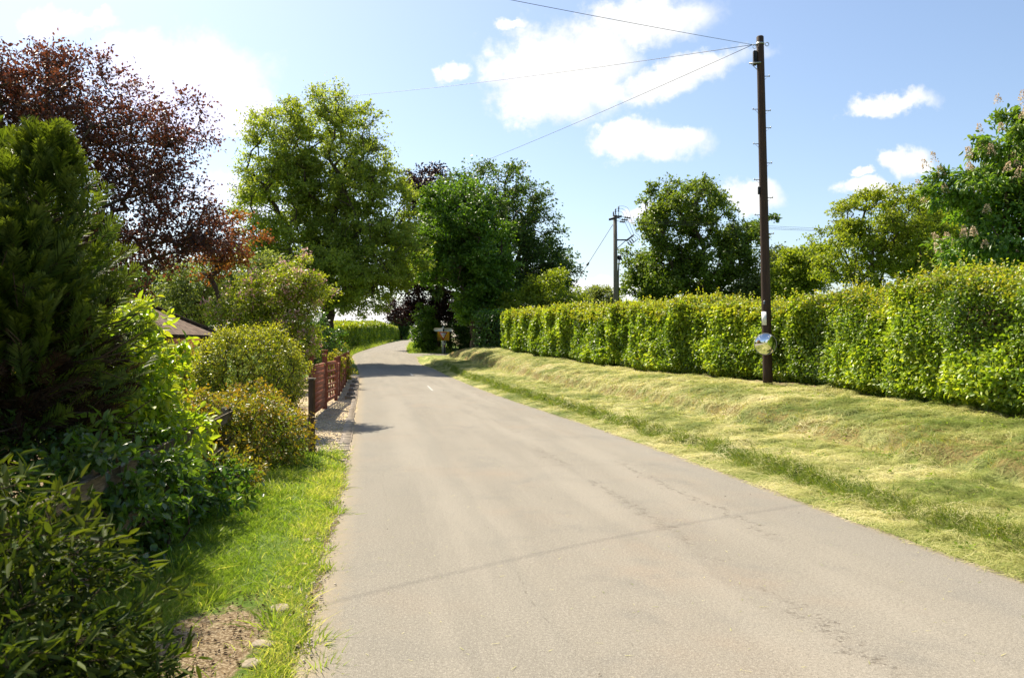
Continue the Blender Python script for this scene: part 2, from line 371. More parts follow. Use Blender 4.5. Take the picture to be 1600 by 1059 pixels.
# ------------------------------------------------------------------ ground and road
def make_ground():
    ys = [-120, -80, -50, -30, -20, -12, -8, -5, -3, -1.5, 0, 1, 2]; y = 2.6
    while y < 70: ys.append(y); y += max(.09, .0105 * y)
    while y < 2500: ys.append(y); y *= 1.06
    ys = np.array(ys)
    sr = [-.25, -.12, -.04, .03, .09]; s = .16
    while s < 5.2: sr.append(s); s += .085
    while s < 2500: sr.append(s); s *= 1.13
    sl = [-.25, -.12, -.04, .03, .09]; s = .16
    while s < 3.2: sl.append(s); s += .075
    while s < 2500: sl.append(s); s *= 1.16
    sr = np.array(sr); sl = np.array(sl)
    Yc = ys[:, None]; xl = XL(ys)[:, None]; xr = XR(ys)[:, None]
    X = np.concatenate([xl - sl[::-1][None], xl + (xr - xl) * np.linspace(.25, .75, 3)[None], xr + sr[None]], 1)
    Y = np.broadcast_to(Yc, X.shape); Z = ground(X, Y)
    nr, nc = X.shape
    V = np.stack([X, Y, Z], -1).reshape(-1, 3)
    i = np.arange(nr * nc).reshape(nr, nc)
    F = np.stack([i[:-1, :-1], i[:-1, 1:], i[1:, 1:], i[1:, :-1]], -1).reshape(-1, 4)
    x, y = V[:, 0], V[:, 1]; srr = x - XR(y); sll = XL(y) - x
    hay = np.clip(srr / .1 + .5, 0, 1) * np.clip(1.6 - srr / 6, 0, 1) * np.clip((60 - y) / 6, 0, 1)
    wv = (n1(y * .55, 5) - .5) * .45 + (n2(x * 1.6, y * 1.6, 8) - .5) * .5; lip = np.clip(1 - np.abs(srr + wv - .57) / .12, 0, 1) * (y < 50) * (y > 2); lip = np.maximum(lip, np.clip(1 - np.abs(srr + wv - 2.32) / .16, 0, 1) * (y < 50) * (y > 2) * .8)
    bank = np.clip((srr - 2.0) / .25, 0, 1) * np.clip((3.6 - srr) / .8, 0, 1)
    grav = np.clip((y - 11.6) / .8, 0, 1) * np.clip((41 - y) / 2, 0, 1) * np.clip((2.6 - sll) / .3, 0, 1) * (sll > -.3)
    dirt = np.clip(1.25 - np.sqrt(((x + 1.68) / .42) ** 2 + ((y - 4.25) / 1.0) ** 2), 0, 1)
    dirt = np.maximum(dirt, np.clip((sll - 1.15) / .5, 0, 1) * np.clip((12.5 - y) / 1.5, 0, 1) * np.clip((9 - sll) / 4, 0, 1) * .9)
    dirt = np.maximum(dirt, np.clip(1 - np.abs(sll - .02) / .16, 0, 1) * (y < 12) * .75)
    dirt = np.maximum(dirt, np.clip((srr - 4.2) / .4, 0, 1) * np.clip((7 - srr) / 1, 0, 1) * .55)
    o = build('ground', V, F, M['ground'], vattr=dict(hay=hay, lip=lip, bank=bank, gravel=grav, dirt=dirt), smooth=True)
    tag(o, kind='structure', label='grassy ground with mown verge, gravel strip and bare earth beside the road')
    # road
    ys = [-120, -60, -30, -15, -8, -4, -1, 1]; y = 2
    while y < 165: ys.append(y); y += max(.15, .012 * y)
    ys = np.array(ys); f = np.linspace(0, 1, 15)
    X = (XL(ys) - .22)[:, None] + ((XR(ys) + .2) - (XL(ys) - .22))[:, None] * f[None]
    Y = np.broadcast_to(ys[:, None], X.shape)
    lat = X - XL(Y); latr = XR(Y) - X; w = (XR(Y) - XL(Y))
    cam = .05 * (1 - ((lat / w) * 2 - 1) ** 2)
    Z = ZR(Y) + np.where((lat < 0) | (latr < 0), -.012, cam * .9) + (n2(X * .7, Y * .7, 77).reshape(X.shape) - .5) * .022
    V = np.stack([X, Y, Z], -1).reshape(-1, 3); nr, nc = X.shape; i = np.arange(nr * nc).reshape(nr, nc)
    F = np.stack([i[:-1, :-1], i[:-1, 1:], i[1:, 1:], i[1:, :-1]], -1).reshape(-1, 4)
    o = build('road', V, F, M['road'], vattr=dict(lat=lat.ravel(), lon=Y.ravel(), latr=latr.ravel()), smooth=True)
    tag(o, kind='structure', label='sunlit worn asphalt lane bending left then right')
    # side road
    xs = np.linspace(-8.0, 40, 60); V = []; la = []; lo = []
    for x in xs:
        for y in np.linspace(56.6, 61.2, 7):
            yy = y + max(0, x + 2) * .12; V.append((x, yy, ZR(y) + .015 - .004 + .035 * (1 - ((y - 58.9) / 2.3) ** 2))); la.append(y - 56.6); lo.append(x)
    i = np.arange(len(xs) * 7).reshape(len(xs), 7); F = np.stack([i[:-1, :-1], i[1:, :-1], i[1:, 1:], i[:-1, 1:]], -1).reshape(-1, 4)
    o = build('side_road', np.array(V), F, M['road'], vattr=dict(lat=np.array(la), lon=np.array(lo), latr=4.6 - np.array(la)), smooth=True)
    tag(o, kind='structure', label='side road joining from the right below the trees')
make_ground()

def road_marks():
    for (p1, p2, w) in (((668.5, 602.5), (676, 610), .07), ((641, 583), (645.5, 587), .07)):
        pts = []
        for (px, py) in (p1, p2):
            d = 30.
            for _ in range(60):
                d = 1250 * (EYE - float(ZR(d)) - .05) / (py - 535)
                if d > 75: d = 75.; 
            pts.append(np.array([PX(px, d), d]))
        a, b = sorted(pts, key=lambda q: q[1])
        dv = unit(b - a); nv = np.array([-dv[1], dv[0]]) * w / 2; V = []; n = 14
        rr = np.random.default_rng(int(px))
        for i in range(n):
            q = a + (b - a) * i / (n - 1)
            for s in (-1, 1):
                g = q + nv * s * (.8 + .3 * rr.random()); la = (g[0] - XL(g[1])) / (XR(g[1]) - XL(g[1]))
                z = ZR(g[1]) + .045 * (1 - (la * 2 - 1) ** 2) + (n2([g[0] * .7], [g[1] * .7], 77)[0] - .5) * .022 + .006
                V.append((g[0], g[1], z))
        F = [(2 * i, 2 * i + 1, 2 * i + 3, 2 * i + 2) for i in range(n - 1)]
        o = build('road_marking', np.array(V), np.array(F), M['paint']); tag(o, kind='structure', label='worn white centre line dash')
road_marks()

def make_kerb():
    rr = np.random.default_rng(3); mb = MB(); y = 10.9
    while y < 38.5:
        L = rr.uniform(.20, .27); yc = y + L / 2; x = float(XL(yc)) - .12 + rr.normal(0, .006)
        if y > 12.3 or rr.random() < .55:
            w = .19 if y < 17.5 else .13; h = .025 if y < 16.5 else .04
            z = float(ZR(yc)) + h / 2 - .005 + rr.normal(0, .003)
            s = -.18; d = unit(np.array([s, 1, 0])); sd = np.array([d[1], -d[0], 0]); ax = np.array([sd, d, [0, 0, 1.]])
            mb.box((x, yc, z), (w, L - .012, h + .03), ax, .012)
        y += L
    o = mb.build('kerb', M['kerb']); tag(o, kind='structure', label='row of pale stone setts along the gravel strip')
make_kerb()

# ------------------------------------------------------------------ foliage engine
def leaf_geo(P, D, Nn, L, W, fold=.18, hexa=True):
    """folded pointed leaves; returns V, F, number of faces per leaf"""
    n = len(P); D = unit(D); S = unit(np.cross(D, Nn)); U = np.cross(S, D)
    L = np.asarray(L)[:, None] if np.ndim(L) else np.full((n, 1), L); W = np.asarray(W)[:, None] if np.ndim(W) else np.full((n, 1), W)
    if hexa:
        tip = P + D * L - U * L * .12
        l1 = P + D * L * .30 + S * W * .46 + U * W * fold; l2 = P + D * L * .66 + S * W * .40 + U * W * fold * .6 - U * L * .03
        r1 = P + D * L * .30 - S * W * .46 + U * W * fold; r2 = P + D * L * .66 - S * W * .40 + U * W * fold * .6 - U * L * .03
        V = np.stack([P, l1, l2, tip, r2, r1], 1).reshape(-1, 3); b = np.arange(n)[:, None] * 6
        F = np.stack([b + np.array([[0, 3, 2, 1]]), b + np.array([[0, 5, 4, 3]])], 1).reshape(-1, 4); return V, F, 2
    tip = P + D * L - U * L * .1; l = P + D * L * .45 + S * W * .5 + U * W * fold; r = P + D * L * .45 - S * W * .5 + U * W * fold
    V = np.stack([P, r, tip, l], 1).reshape(-1, 3); F = np.arange(n * 4).reshape(n, 4); return V, F, 1

def seg_tubes(p0, p1, r0, r1, n=5):
    d = unit(p1 - p0); ref = np.where(np.abs(d[:, 2:3]) < .9, np.array([[0, 0, 1.]]), np.array([[1., 0, 0]]))
    a = unit(np.cross(d, ref)); b = np.cross(d, a); t = np.arange(n) * 2 * PI / n
    ring = np.cos(t)[None, :, None] * a[:, None] + np.sin(t)[None, :, None] * b[:, None]
    q0 = p0[:, None] - d[:, None] * r0[:, None, None] * .3 + ring * r0[:, None, None]; q1 = p1[:, None] + ring * r1[:, None, None]
    V = np.concatenate([q0, q1], 1).reshape(-1, 3); m = len(p0); base = np.arange(m)[:, None] * 2 * n; k = np.arange(n); k2 = (k + 1) % n
    F = np.stack([base + k, base + k2, base + n + k2, base + n + k], -1).reshape(-1, 4); return V, F

def skeleton(roots, targets, rng, step=.6, wander=.12, tip_r=.012, trunk_r=None, up=.55, expo=2.3):
    """nodes grown from root chains to each target; returns segments with pipe-model radii"""
    pts = []; par = []
    for chain in roots:
        for j, q in enumerate(chain): par.append(-1 if j == 0 else len(pts) - 1); pts.append(np.array(q, float))
    c0 = np.mean([c[-1] for c in roots], 0)
    order = np.argsort(np.linalg.norm(targets - c0, axis=1)); ends = []
    buf = np.zeros((len(pts) + len(targets) * 40, 3)); buf[:len(pts)] = pts; par = list(par); n = len(pts)
    depth = np.zeros(len(buf)); 
    for j in range(n): depth[j] = 0 if par[j] < 0 else depth[par[j]] + np.linalg.norm(buf[j] - buf[par[j]])
    for ti in order:
        p = targets[ti]; v = p - buf[:n]; dist = np.linalg.norm(v, axis=1)
        cost = dist + .22 * depth[:n] + up * np.maximum(0, -v[:, 2])
        q = int(np.argmin(cost)); L = dist[q]; k = max(1, min(24, int(L / step + .5))); prev = q; st = buf[q].copy()
        off = rng.normal(0, 1, 3) * wander * L; off[2] = abs(off[2]) * .6
        for s in range(1, k + 1):
            f = s / k; pos = st + (p - st) * f + off * math.sin(PI * f) * .8
            buf[n] = pos; par.append(prev); depth[n] = depth[prev] + np.linalg.norm(pos - buf[prev]); prev = n; n += 1
        ends.append(prev)
    buf = buf[:n]; par = np.array(par); acc = np.zeros(n)
    for e in ends: acc[e] += 1
    for j in range(n - 1, -1, -1):
        if par[j] >= 0: acc[par[j]] += acc[j]
    rad = tip_r * np.maximum(acc, .5) ** (1 / expo)
    if trunk_r is not None:
        s = trunk_r / rad.max(); rad = tip_r + (rad - tip_r) * (trunk_r - tip_r) / max(rad.max() - tip_r, 1e-6)
    for chain_start in np.where(par < 0)[0]: pass
    k = np.where(par >= 0)[0]
    return buf[par[k]], buf[k], rad[par[k]], rad[k]

def sample_lobes(lobes, n, rng, shell=.28, rough=.3, seed=0, cut=None):
    lobes = np.asarray(lobes, float); w = (lobes[:, 3] * lobes[:, 4] * lobes[:, 5]) ** (2 / 3.); w /= w.sum()
    k = rng.choice(len(lobes), n, p=w); d = unit(rng.normal(0, 1, (n, 3)))
    r = rng.random(n) ** shell * (1 + (fbm(d * 2.2 + k[:, None] * 7.7, seed, 2) - .5) * 2 * rough)
    P = lobes[k, :3] + d * lobes[k, 3:] * r[:, None]; return P, d, k

def plant(name, label, cat, base, lobes, ncl, lpc, crad, leaf, mat, bark='bark', trunk_r=.2, trunk_h=3., nstem=1, seed=1, shell=.28, rough=.3,
          flat=.6, droop=.3, upn=.6, tipk=.0, hexa=False, bare=0, group=None, step=.6, wander=.12, tip_r=.012, lean=(0, 0), extra=None, minz=None, tv=.5, gap=.0, twig=.62):
    rng = np.random.default_rng(seed)
    bz = G(base[0], base[1]) if len(base) < 3 else base[2]; b = np.array([base[0], base[1], bz])
    root = thing(name, label, cat, tuple(b), group)
    lobes = np.asarray(lobes, float); ctr = lobes[:, :3].mean(0)
    T, od, lk = sample_lobes(lobes, ncl, rng, shell, rough, seed)
    mz = bz + .1 if minz is None else minz
    T[:, 2] = np.maximum(T[:, 2], mz + rng.random(ncl) * .3)
    roots = []
    for s in range(nstem):
        off = np.zeros(3) if nstem == 1 else np.array([rng.normal(0, .12), rng.normal(0, .12), 0]) * (1 + trunk_h * .2)
        top = b + off + np.array([lean[0] + (0 if nstem == 1 else rng.normal(0, .15) * trunk_h), lean[1] + (0 if nstem == 1 else rng.normal(0, .15) * trunk_h), trunk_h])
        m = max(3, int(trunk_h / .5)); ch = [b + off * .15 - np.array([0, 0, .12])]
        for i in range(1, m + 1):
            f = i / m; ch.append(b + off + (top - b - off) * f + np.array([rng.normal(0, .03), rng.normal(0, .03), 0]) * trunk_h * .25 * (f < 1))
        roots.append(ch)
    p0, p1, r0, r1 = skeleton(roots, T, rng, step, wander, tip_r, trunk_r)
    trunk_parts = seg_tubes(p0 - b, p1 - b, r0, r1, 6)
    # leaves
    kc = np.repeat(np.arange(ncl), lpc); n = len(kc)
    sz = rng.uniform(.65, 1.35, ncl)[kc]
    g = np.clip(rng.normal(0, 1, (n, 3)), -1.7, 1.7) * crad * sz[:, None] * .62
    NT_ = 6; twd = unit(od[:, None] * .75 + rng.normal(0, .8, (ncl, NT_, 3)) + np.array([0, 0, .12])); twl = crad * rng.uniform(.8, 1.6, (ncl, NT_))
    ti = rng.integers(0, NT_, n); tu_ = rng.random(n) ** .75; tdir = twd[kc, ti]; gt = tdir * (twl[kc, ti] * tu_)[:, None] + rng.normal(0, .13, (n, 3)) * crad; ontw = rng.random(n) < twig; g = np.where(ontw[:, None], gt, g)
    g[:, 2] *= flat; P = T[kc] + g
    out = unit(od[kc] + .25 * rng.normal(0, 1, (n, 3)))
    D = unit(out * .5 + np.where(ontw[:, None], tdir * .5, 0) + rng.normal(0, .65, (n, 3)) + np.array([0, 0, -droop])); Nn = rng.normal(0, .7, (n, 3)) + np.array([0, 0, upn]) + out * .5
    q0 = np.repeat(T, NT_, 0); q1 = q0 + (twd * twl[..., None]).reshape(-1, 3) * np.array([1, 1, flat]); tr_ = np.full(len(q0), tip_r * .55); V2, F2 = seg_tubes(q0 - b, q1 - b, tr_, tr_ * .4, 3)
    build('trunk' if nstem == 1 and trunk_h > .9 else 'stem', np.concatenate([trunk_parts[0], V2]), np.concatenate([trunk_parts[1], F2 + len(trunk_parts[0])]), M[bark], root, smooth=True)
    if gap > 0:
        nv = fbm(P / (crad * 1.15), seed + 5, 2); kq = nv + rng.normal(0, .03, n) > gap; kc, P, out, D, Nn = kc[kq], P[kq], out[kq], D[kq], Nn[kq]; n = len(kc)
    L = leaf[0] * rng.uniform(.7, 1.25, n); W = leaf[1] * rng.uniform(.75, 1.2, n)
    crnd = rng.random(ncl); rnd = np.clip(.5 + (crnd[kc] - .5) * tv + (rng.random(n) - .5) * .7, 0, 1)
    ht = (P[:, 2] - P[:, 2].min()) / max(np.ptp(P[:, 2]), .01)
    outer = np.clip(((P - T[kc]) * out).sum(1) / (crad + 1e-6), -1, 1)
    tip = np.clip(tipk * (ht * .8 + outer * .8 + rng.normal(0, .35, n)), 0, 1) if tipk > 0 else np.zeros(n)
    if minz is not None:
        kp = P[:, 2] > bz + .02; P, D, Nn, L, W, rnd, tip = P[kp], D[kp], Nn[kp], L[kp], W[kp], rnd[kp], tip[kp]
    V, F, k = leaf_geo(P - b, D, Nn, L, W, .2, hexa)
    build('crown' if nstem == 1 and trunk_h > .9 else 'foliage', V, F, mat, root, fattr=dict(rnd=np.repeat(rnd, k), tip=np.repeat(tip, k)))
    if extra: extra(root, b, T, od, rng)
    return root

# leaf materials
LM = {}
LM['hedge'] = leafmat('hedge_leaf', [(0, (.035, .075, .010)), (.45, (.10, .175, .018)), (.8, (.18, .255, .03)), (1, (.25, .32, .045))], (.36, .31, .045), .36, .38, .45, g=1.85, warm=1.14)
LM['plum'] = leafmat('purple_plum_leaf', [(0, (.020, .011, .010)), (.5, (.050, .024, .019)), (1, (.090, .045, .028))], (.19, .09, .045), .3, .4, .45, (1.4, .8, .6), 1.25, 1.)
LM['copper'] = leafmat('copper_beech_leaf', [(0, (.014, .009, .009)), (.6, (.034, .016, .015)), (1, (.06, .026, .022))], None, .12, .5, .3, (1.3, .8, .7), 1.)
LM['reddish'] = leafmat('copper_young_leaf', [(0, (.06, .035, .014)), (.5, (.13, .055, .02)), (1, (.15, .12, .03))], None, .4, .5, .3, (1.5, .9, .5))
LM['ash'] = leafmat('pale_tree_leaf', [(0, (.055, .10, .012)), (.5, (.12, .185, .024)), (1, (.20, .265, .045))], (.30, .33, .09), .45, .5, .3, g=1.75, warm=1.1)
LM['lime'] = leafmat('mid_green_leaf', [(0, (.020, .055, .008)), (.5, (.055, .125, .014)), (1, (.10, .19, .022))], (.14, .22, .03), .36, .42, .4)
LM['beech'] = leafmat('dark_tree_leaf', [(0, (.020, .048, .010)), (.5, (.046, .09, .018)), (1, (.085, .135, .028))], (.12, .16, .035), .3, .45, .35)
LM['oak'] = leafmat('oak_leaf', [(0, (.028, .058, .010)), (.5, (.065, .115, .014)), (1, (.125, .18, .024))], (.20, .25, .04), .34, .45, .3)
LM['maple'] = leafmat('yellow_green_leaf', [(0, (.055, .095, .010)), (.5, (.12, .17, .017)), (1, (.20, .24, .028))], (.26, .28, .04), .42, .5, .3, g=1.75)
LM['chest'] = leafmat('horse_chestnut_leaf', [(0, (.025, .065, .012)), (.5, (.06, .13, .02)), (1, (.115, .19, .03))], (.17, .23, .03), .32, .38, .45, g=1.9)
LM['willow'] = leafmat('grey_green_leaf', [(0, (.06, .095, .03)), (.5, (.115, .155, .055)), (1, (.19, .22, .09))], (.24, .26, .09), .38, .5, .3)
LM['bright'] = leafmat('bright_shrub_leaf', [(0, (.06, .14, .012)), (.5, (.14, .26, .02)), (1, (.21, .33, .03))], (.38, .40, .04), .45, .38, .45, warm=1.14)
LM['dark'] = leafmat('dark_shrub_leaf', [(0, (.020, .05, .012)), (.5, (.042, .10, .018)), (1, (.08, .15, .022))], (.22, .26, .03), .35, .35, .5)
LM['laurel'] = leafmat('narrow_shrub_leaf', [(0, (.014, .036, .009)), (.5, (.03, .07, .014)), (1, (.06, .11, .018))], (.24, .26, .03), .25, .62, .15, g=.75)
LM['photinia'] = leafmat('red_tipped_leaf', [(0, (.035, .08, .012)), (.5, (.085, .15, .02)), (1, (.15, .22, .03))], (.34, .17, .03), .36, .4, .45, warm=1.14)
LM['box'] = leafmat('clipped_bush_leaf', [(0, (.020, .048, .008)), (.5, (.045, .095, .012)), (1, (.085, .15, .018))], (.36, .37, .035), .35, .4, .4, g=1.9, warm=1.14)
LM['golden'] = leafmat('golden_leaf', [(0, (.09, .13, .012)), (.5, (.17, .21, .018)), (1, (.26, .27, .025))], (.36, .32, .03), .4, .45, .4, warm=1.14)
LM['weigela'] = leafmat('weigela_leaf', [(0, (.05, .095, .012)), (.5, (.11, .18, .02)), (1, (.19, .26, .03))], (.31, .34, .045), .42, .42, .4, warm=1.14)
LM['conifer'] = leafmat('conifer_spray', [(0, (.026, .055, .010)), (.5, (.055, .10, .013)), (1, (.105, .155, .02))], (.19, .235, .035), .30, .5, .25, g=1.0)
LM['deadspray'] = leafmat('dead_conifer_spray', [(0, (.02, .012, .007)), (.5, (.045, .027, .014)), (1, (.08, .05, .025))], None, .15, .8, .1, (1, 1, 1), 1.)
LM['petal'] = leafmat('pink_petal', [(0, (.45, .20, .20)), (.5, (.62, .36, .33)), (1, (.78, .58, .50))], None, .3, .6, .2, (1, 1, 1), 1.1)
LM['candle'] = leafmat('cream_petal', [(0, (.34, .22, .14)), (.5, (.50, .39, .26)), (1, (.64, .55, .40))], None, .3, .6, .2, (1, 1, 1), 1.35)
LM['blade'] = leafmat('grass_blade', [(0, (.075, .125, .014)), (.5, (.16, .215, .028)), (.85, (.26, .285, .055)), (1, (.42, .37, .15))], None, .4, .5, .3, (1.2, 1.3, .5), 1.55, 1.0)
LM['hay'] = leafmat('cut_grass_blade', [(0, (.19, .24, .05)), (.35, (.40, .41, .12)), (.7, (.58, .55, .24)), (1, (.70, .64, .36))], None, .3, .6, .25, (1.15, 1.15, .8), 1.0, 1.0)
LM['hayg'] = leafmat('verge_tuft_blade', [(0, (.055, .09, .012)), (.5, (.11, .155, .02)), (.8, (.24, .22, .06)), (1, (.34, .27, .11))], None, .35, .55, .3)

# ------------------------------------------------------------------ hedges
def hedge(name, label, path, height, depth, dens, leaf, mat, seed, zbase=None, tipk=1., shoots=0, bulge=.28, hexa=True, freq=.45, core_mat='twig', front=1, size_y=0.):
    rng = np.random.default_rng(seed); path = np.asarray(path, float)
    seg = np.linalg.norm(np.diff(path, axis=0), axis=1); cum = np.concatenate([[0], np.cumsum(seg)]); Lt = cum[-1]
    def at(t): return np.stack([np.interp(t, cum, path[:, 0]), np.interp(t, cum, path[:, 1])], -1)
    def nrm(t):
        d = unit(at(np.minimum(t + .3, Lt)) - at(np.maximum(t - .3, 0))); return np.stack([d[:, 1], -d[:, 0]], -1) * front * -1
    b = np.array([path[0][0], path[0][1], G(*path[0])]); root = thing(name, label, 'hedge', tuple(b))
    hh = height if callable(height) else (lambda t: np.full(np.shape(t), height))
    # sampling density follows the distance to the road-side viewpoint so near leaves keep their true size
    Hm = hh(np.array([Lt / 2]))[0]; n = int(dens * Lt * (Hm * 1.35 + depth)); ne = int(dens * depth * Hm)
    t = rng.random(n) * Lt
    H = hh(t); per = rng.random(n); a_front = H * 1.0; a_top = depth; a_back = H * .35; tot = a_front + a_top + a_back
    u = per * tot; isf = u < a_front; ist = (~isf) & (u < a_front + a_top)
    q = np.where(isf, 0, np.where(ist, (u - a_front), depth)); zz = np.where(isf, u, np.where(ist, H, H - (u - a_front - a_top)))
    zf = zz / H
    def ends():
        te = np.where(rng.random(ne) < .5, 0., Lt); qe = rng.random(ne) * depth; ze = rng.random(ne) * hh(te); pe = at(te); nb_ = nrm(te); tg = np.stack([-nb_[:, 1], nb_[:, 0]], 1); tg *= np.sign(((at(np.maximum(te - .2, 0)) + at(np.minimum(te + .2, Lt))) / 2 - at(np.full(ne, Lt / 2)))[:, :1] * 0 + 1)
        ctr = at(np.full(ne, Lt / 2)); sg = np.sign(((pe - ctr) * tg).sum(1)); tg = tg * sg[:, None]; o = np.column_stack([tg, np.full(ne, .2)]); g_ = ground(pe[:, 0], pe[:, 1]) if zbase is None else zbase(te)
        Pe = np.column_stack([pe - nb_ * qe[:, None], g_ + ze]) + o * (rng.normal(0, .18, ne) + .05)[:, None]; return Pe, unit(o)
    # rounded shoulder and undercut foot
    q = q + np.where(isf, np.clip(zf - .82, 0, 1) * 1.1 * .35 + np.clip(.13 - zf, 0, 1) * 2.6, 0)
    zz = zz - np.where(ist, .16 * np.clip(1 - q / .35, 0, 1) ** 2, 0)
    P2 = at(t); N2 = nrm(t); outn = np.zeros((n, 3)); outn[:, :2] = N2 * np.where(isf, 1, np.where(ist, .12, -1))[:, None]; outn[:, 2] = np.where(ist, 1, .12) + np.where(isf, np.clip(zf - .75, 0, 1) * 2, 0)
    outn = unit(outn)
    pv = np.stack([P2[:, 0], P2[:, 1], zz * .55], 1) * freq * 2
    pv2 = np.stack([P2[:, 0], P2[:, 1], zz], 1) * np.array([1.5, 1.5, 1.7]); bul = (fbm(pv * .8, seed, 2) - .5) * 2 * bulge + (fbm(pv2, seed + 9, 3) - .5) * .55; bul = np.clip(bul, -.26, .4)
    jit = -np.abs(rng.normal(0, 1, n)) * np.where(rng.random(n) < .35, .24, .09) + rng.normal(0, .03, n)
    gz = ground(P2[:, 0], P2[:, 1]) if zbase is None else zbase(t)
    P = np.stack([P2[:, 0] - N2[:, 0] * q, P2[:, 1] - N2[:, 1] * q, gz + zz], 1) + outn * (bul + jit)[:, None]
    P[:, 2] = np.maximum(P[:, 2], gz + .03)
    patch = fbm(np.stack([P[:, 0], P[:, 1], P[:, 2]], 1) * .9, seed + 3, 2)
    D = unit(outn * .55 + rng.normal(0, .7, (n, 3)) + np.array([0, 0, -.12])); Nn = outn * .8 + rng.normal(0, .55, (n, 3)) + np.array([0, 0, .5])
    far = np.clip(1 + size_y * (P[:, 1] - 14), 1, 2.6)
    big = 1.08 + .26 * np.clip((patch - .50) * 6, -.7, 1)
    L = leaf[0] * rng.uniform(.65, 1.3, n) * far * big; W = leaf[1] * rng.uniform(.7, 1.2, n) * far * big
    rnd = np.clip(.42 + (patch - .5) * 1.1 + (rng.random(n) - .5) * .75, 0, 1)
    tip = np.clip(tipk * (np.clip((zf - .72) * 2.2, 0, .62) * (jit > -.12) + rng.normal(-.28, .32, n) + (jit + .02) * 1.5), 0, 1)
    Pe, oe = ends(); P = np.concatenate([P, Pe]); D = np.concatenate([D, unit(oe * .5 + rng.normal(0, .7, (ne, 3)))]); Nn = np.concatenate([Nn, oe + rng.normal(0, .5, (ne, 3))]); fe = np.clip(1 + size_y * (Pe[:, 1] - 14), 1, 2.6)
    L = np.concatenate([L, leaf[0] * rng.uniform(.7, 1.3, ne) * fe]); W = np.concatenate([W, leaf[1] * rng.uniform(.7, 1.2, ne) * fe]); rnd = np.concatenate([rnd, rng.random(ne) * .8]); tip = np.concatenate([tip, np.zeros(ne)])
    if shoots:
        ms = shoots; ts = rng.random(ms) * Lt; qs = rng.random(ms) ** .8 * depth; pb = at(ts); nb = nrm(ts); k = 8
        gz2 = ground(pb[:, 0], pb[:, 1]) if zbase is None else zbase(ts)
        pvs = np.stack([pb[:, 0], pb[:, 1], hh(ts) * .55], 1) * freq * 1.6; bs = (fbm(pvs, seed, 2) - .5) * 2 * bulge
        base = np.stack([pb[:, 0] - nb[:, 0] * qs, pb[:, 1] - nb[:, 1] * qs, gz2 + hh(ts) + bs - .1], 1)
        dirn = unit(np.array([0, 0, 1.]) + rng.normal(0, .35, (ms, 3))); ln = rng.uniform(.10, .34, ms) * rng.choice([1, 1, 1, 1.5], ms)
        kk = np.repeat(np.arange(ms), k); f = np.tile(np.linspace(.3, 1, k), ms)
        Ps = base[kk] + dirn[kk] * (ln[kk] * f)[:, None]; Ds = unit(dirn[kk] * .5 + rng.normal(0, .8, (ms * k, 3))); Ns = rng.normal(0, .6, (ms * k, 3)) + np.array([0, 0, .8])
        fr = np.clip(1 + size_y * (Ps[:, 1] - 14), 1, 2.6)
        P = np.concatenate([P, Ps]); D = np.concatenate([D, Ds]); Nn = np.concatenate([Nn, Ns])
        L = np.concatenate([L, leaf[0] * rng.uniform(.6, 1, ms * k) * fr]); W = np.concatenate([W, leaf[1] * rng.uniform(.6, 1, ms * k) * fr])
        rnd = np.concatenate([rnd, rng.uniform(.4, 1, ms * k)]); tip = np.concatenate([tip, np.clip(tipk * rng.uniform(.0, 1.0, ms * k), 0, 1)])
    V, F, k = leaf_geo(P - b, D, Nn, L, W, .2, hexa)
    build('foliage', V, F, mat, root, fattr=dict(rnd=np.repeat(rnd, k), tip=np.repeat(tip, k)))
    # woody inside: stems, plus an added solid core in twig colour
    ns = int(Lt * 3.5); ts = rng.random(ns) * Lt; pb = at(ts); nb = nrm(ts); qs = depth * rng.uniform(.3, .75, ns)
    gz2 = ground(pb[:, 0], pb[:, 1]) if zbase is None else zbase(ts)
    p0 = np.stack([pb[:, 0] - nb[:, 0] * qs, pb[:, 1] - nb[:, 1] * qs, gz2 - .1], 1)
    p1 = p0 + np.stack([rng.normal(0, .15, ns), rng.normal(0, .15, ns), hh(ts) * rng.uniform(.75, .93, ns)], 1)
    V1, F1 = seg_tubes(p0 - b, p1 - b, rng.uniform(.015, .035, ns), np.full(ns, .008), 5)
    # added lumpy solid far inside the leaves, stops light leaking through
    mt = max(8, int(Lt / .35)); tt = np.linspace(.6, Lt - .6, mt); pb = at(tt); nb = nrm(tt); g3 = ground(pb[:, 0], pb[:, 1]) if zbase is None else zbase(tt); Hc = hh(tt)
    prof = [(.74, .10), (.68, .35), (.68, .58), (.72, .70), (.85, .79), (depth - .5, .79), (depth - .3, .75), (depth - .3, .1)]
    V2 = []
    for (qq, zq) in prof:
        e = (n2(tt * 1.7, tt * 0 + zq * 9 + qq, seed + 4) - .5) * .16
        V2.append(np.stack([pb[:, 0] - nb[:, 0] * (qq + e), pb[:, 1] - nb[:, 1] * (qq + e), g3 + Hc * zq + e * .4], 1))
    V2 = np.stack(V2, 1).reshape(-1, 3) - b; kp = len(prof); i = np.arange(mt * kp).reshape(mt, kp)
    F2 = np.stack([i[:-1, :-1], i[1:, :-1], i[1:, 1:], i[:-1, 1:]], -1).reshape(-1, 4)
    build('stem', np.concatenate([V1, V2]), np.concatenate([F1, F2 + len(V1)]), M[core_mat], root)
    return root

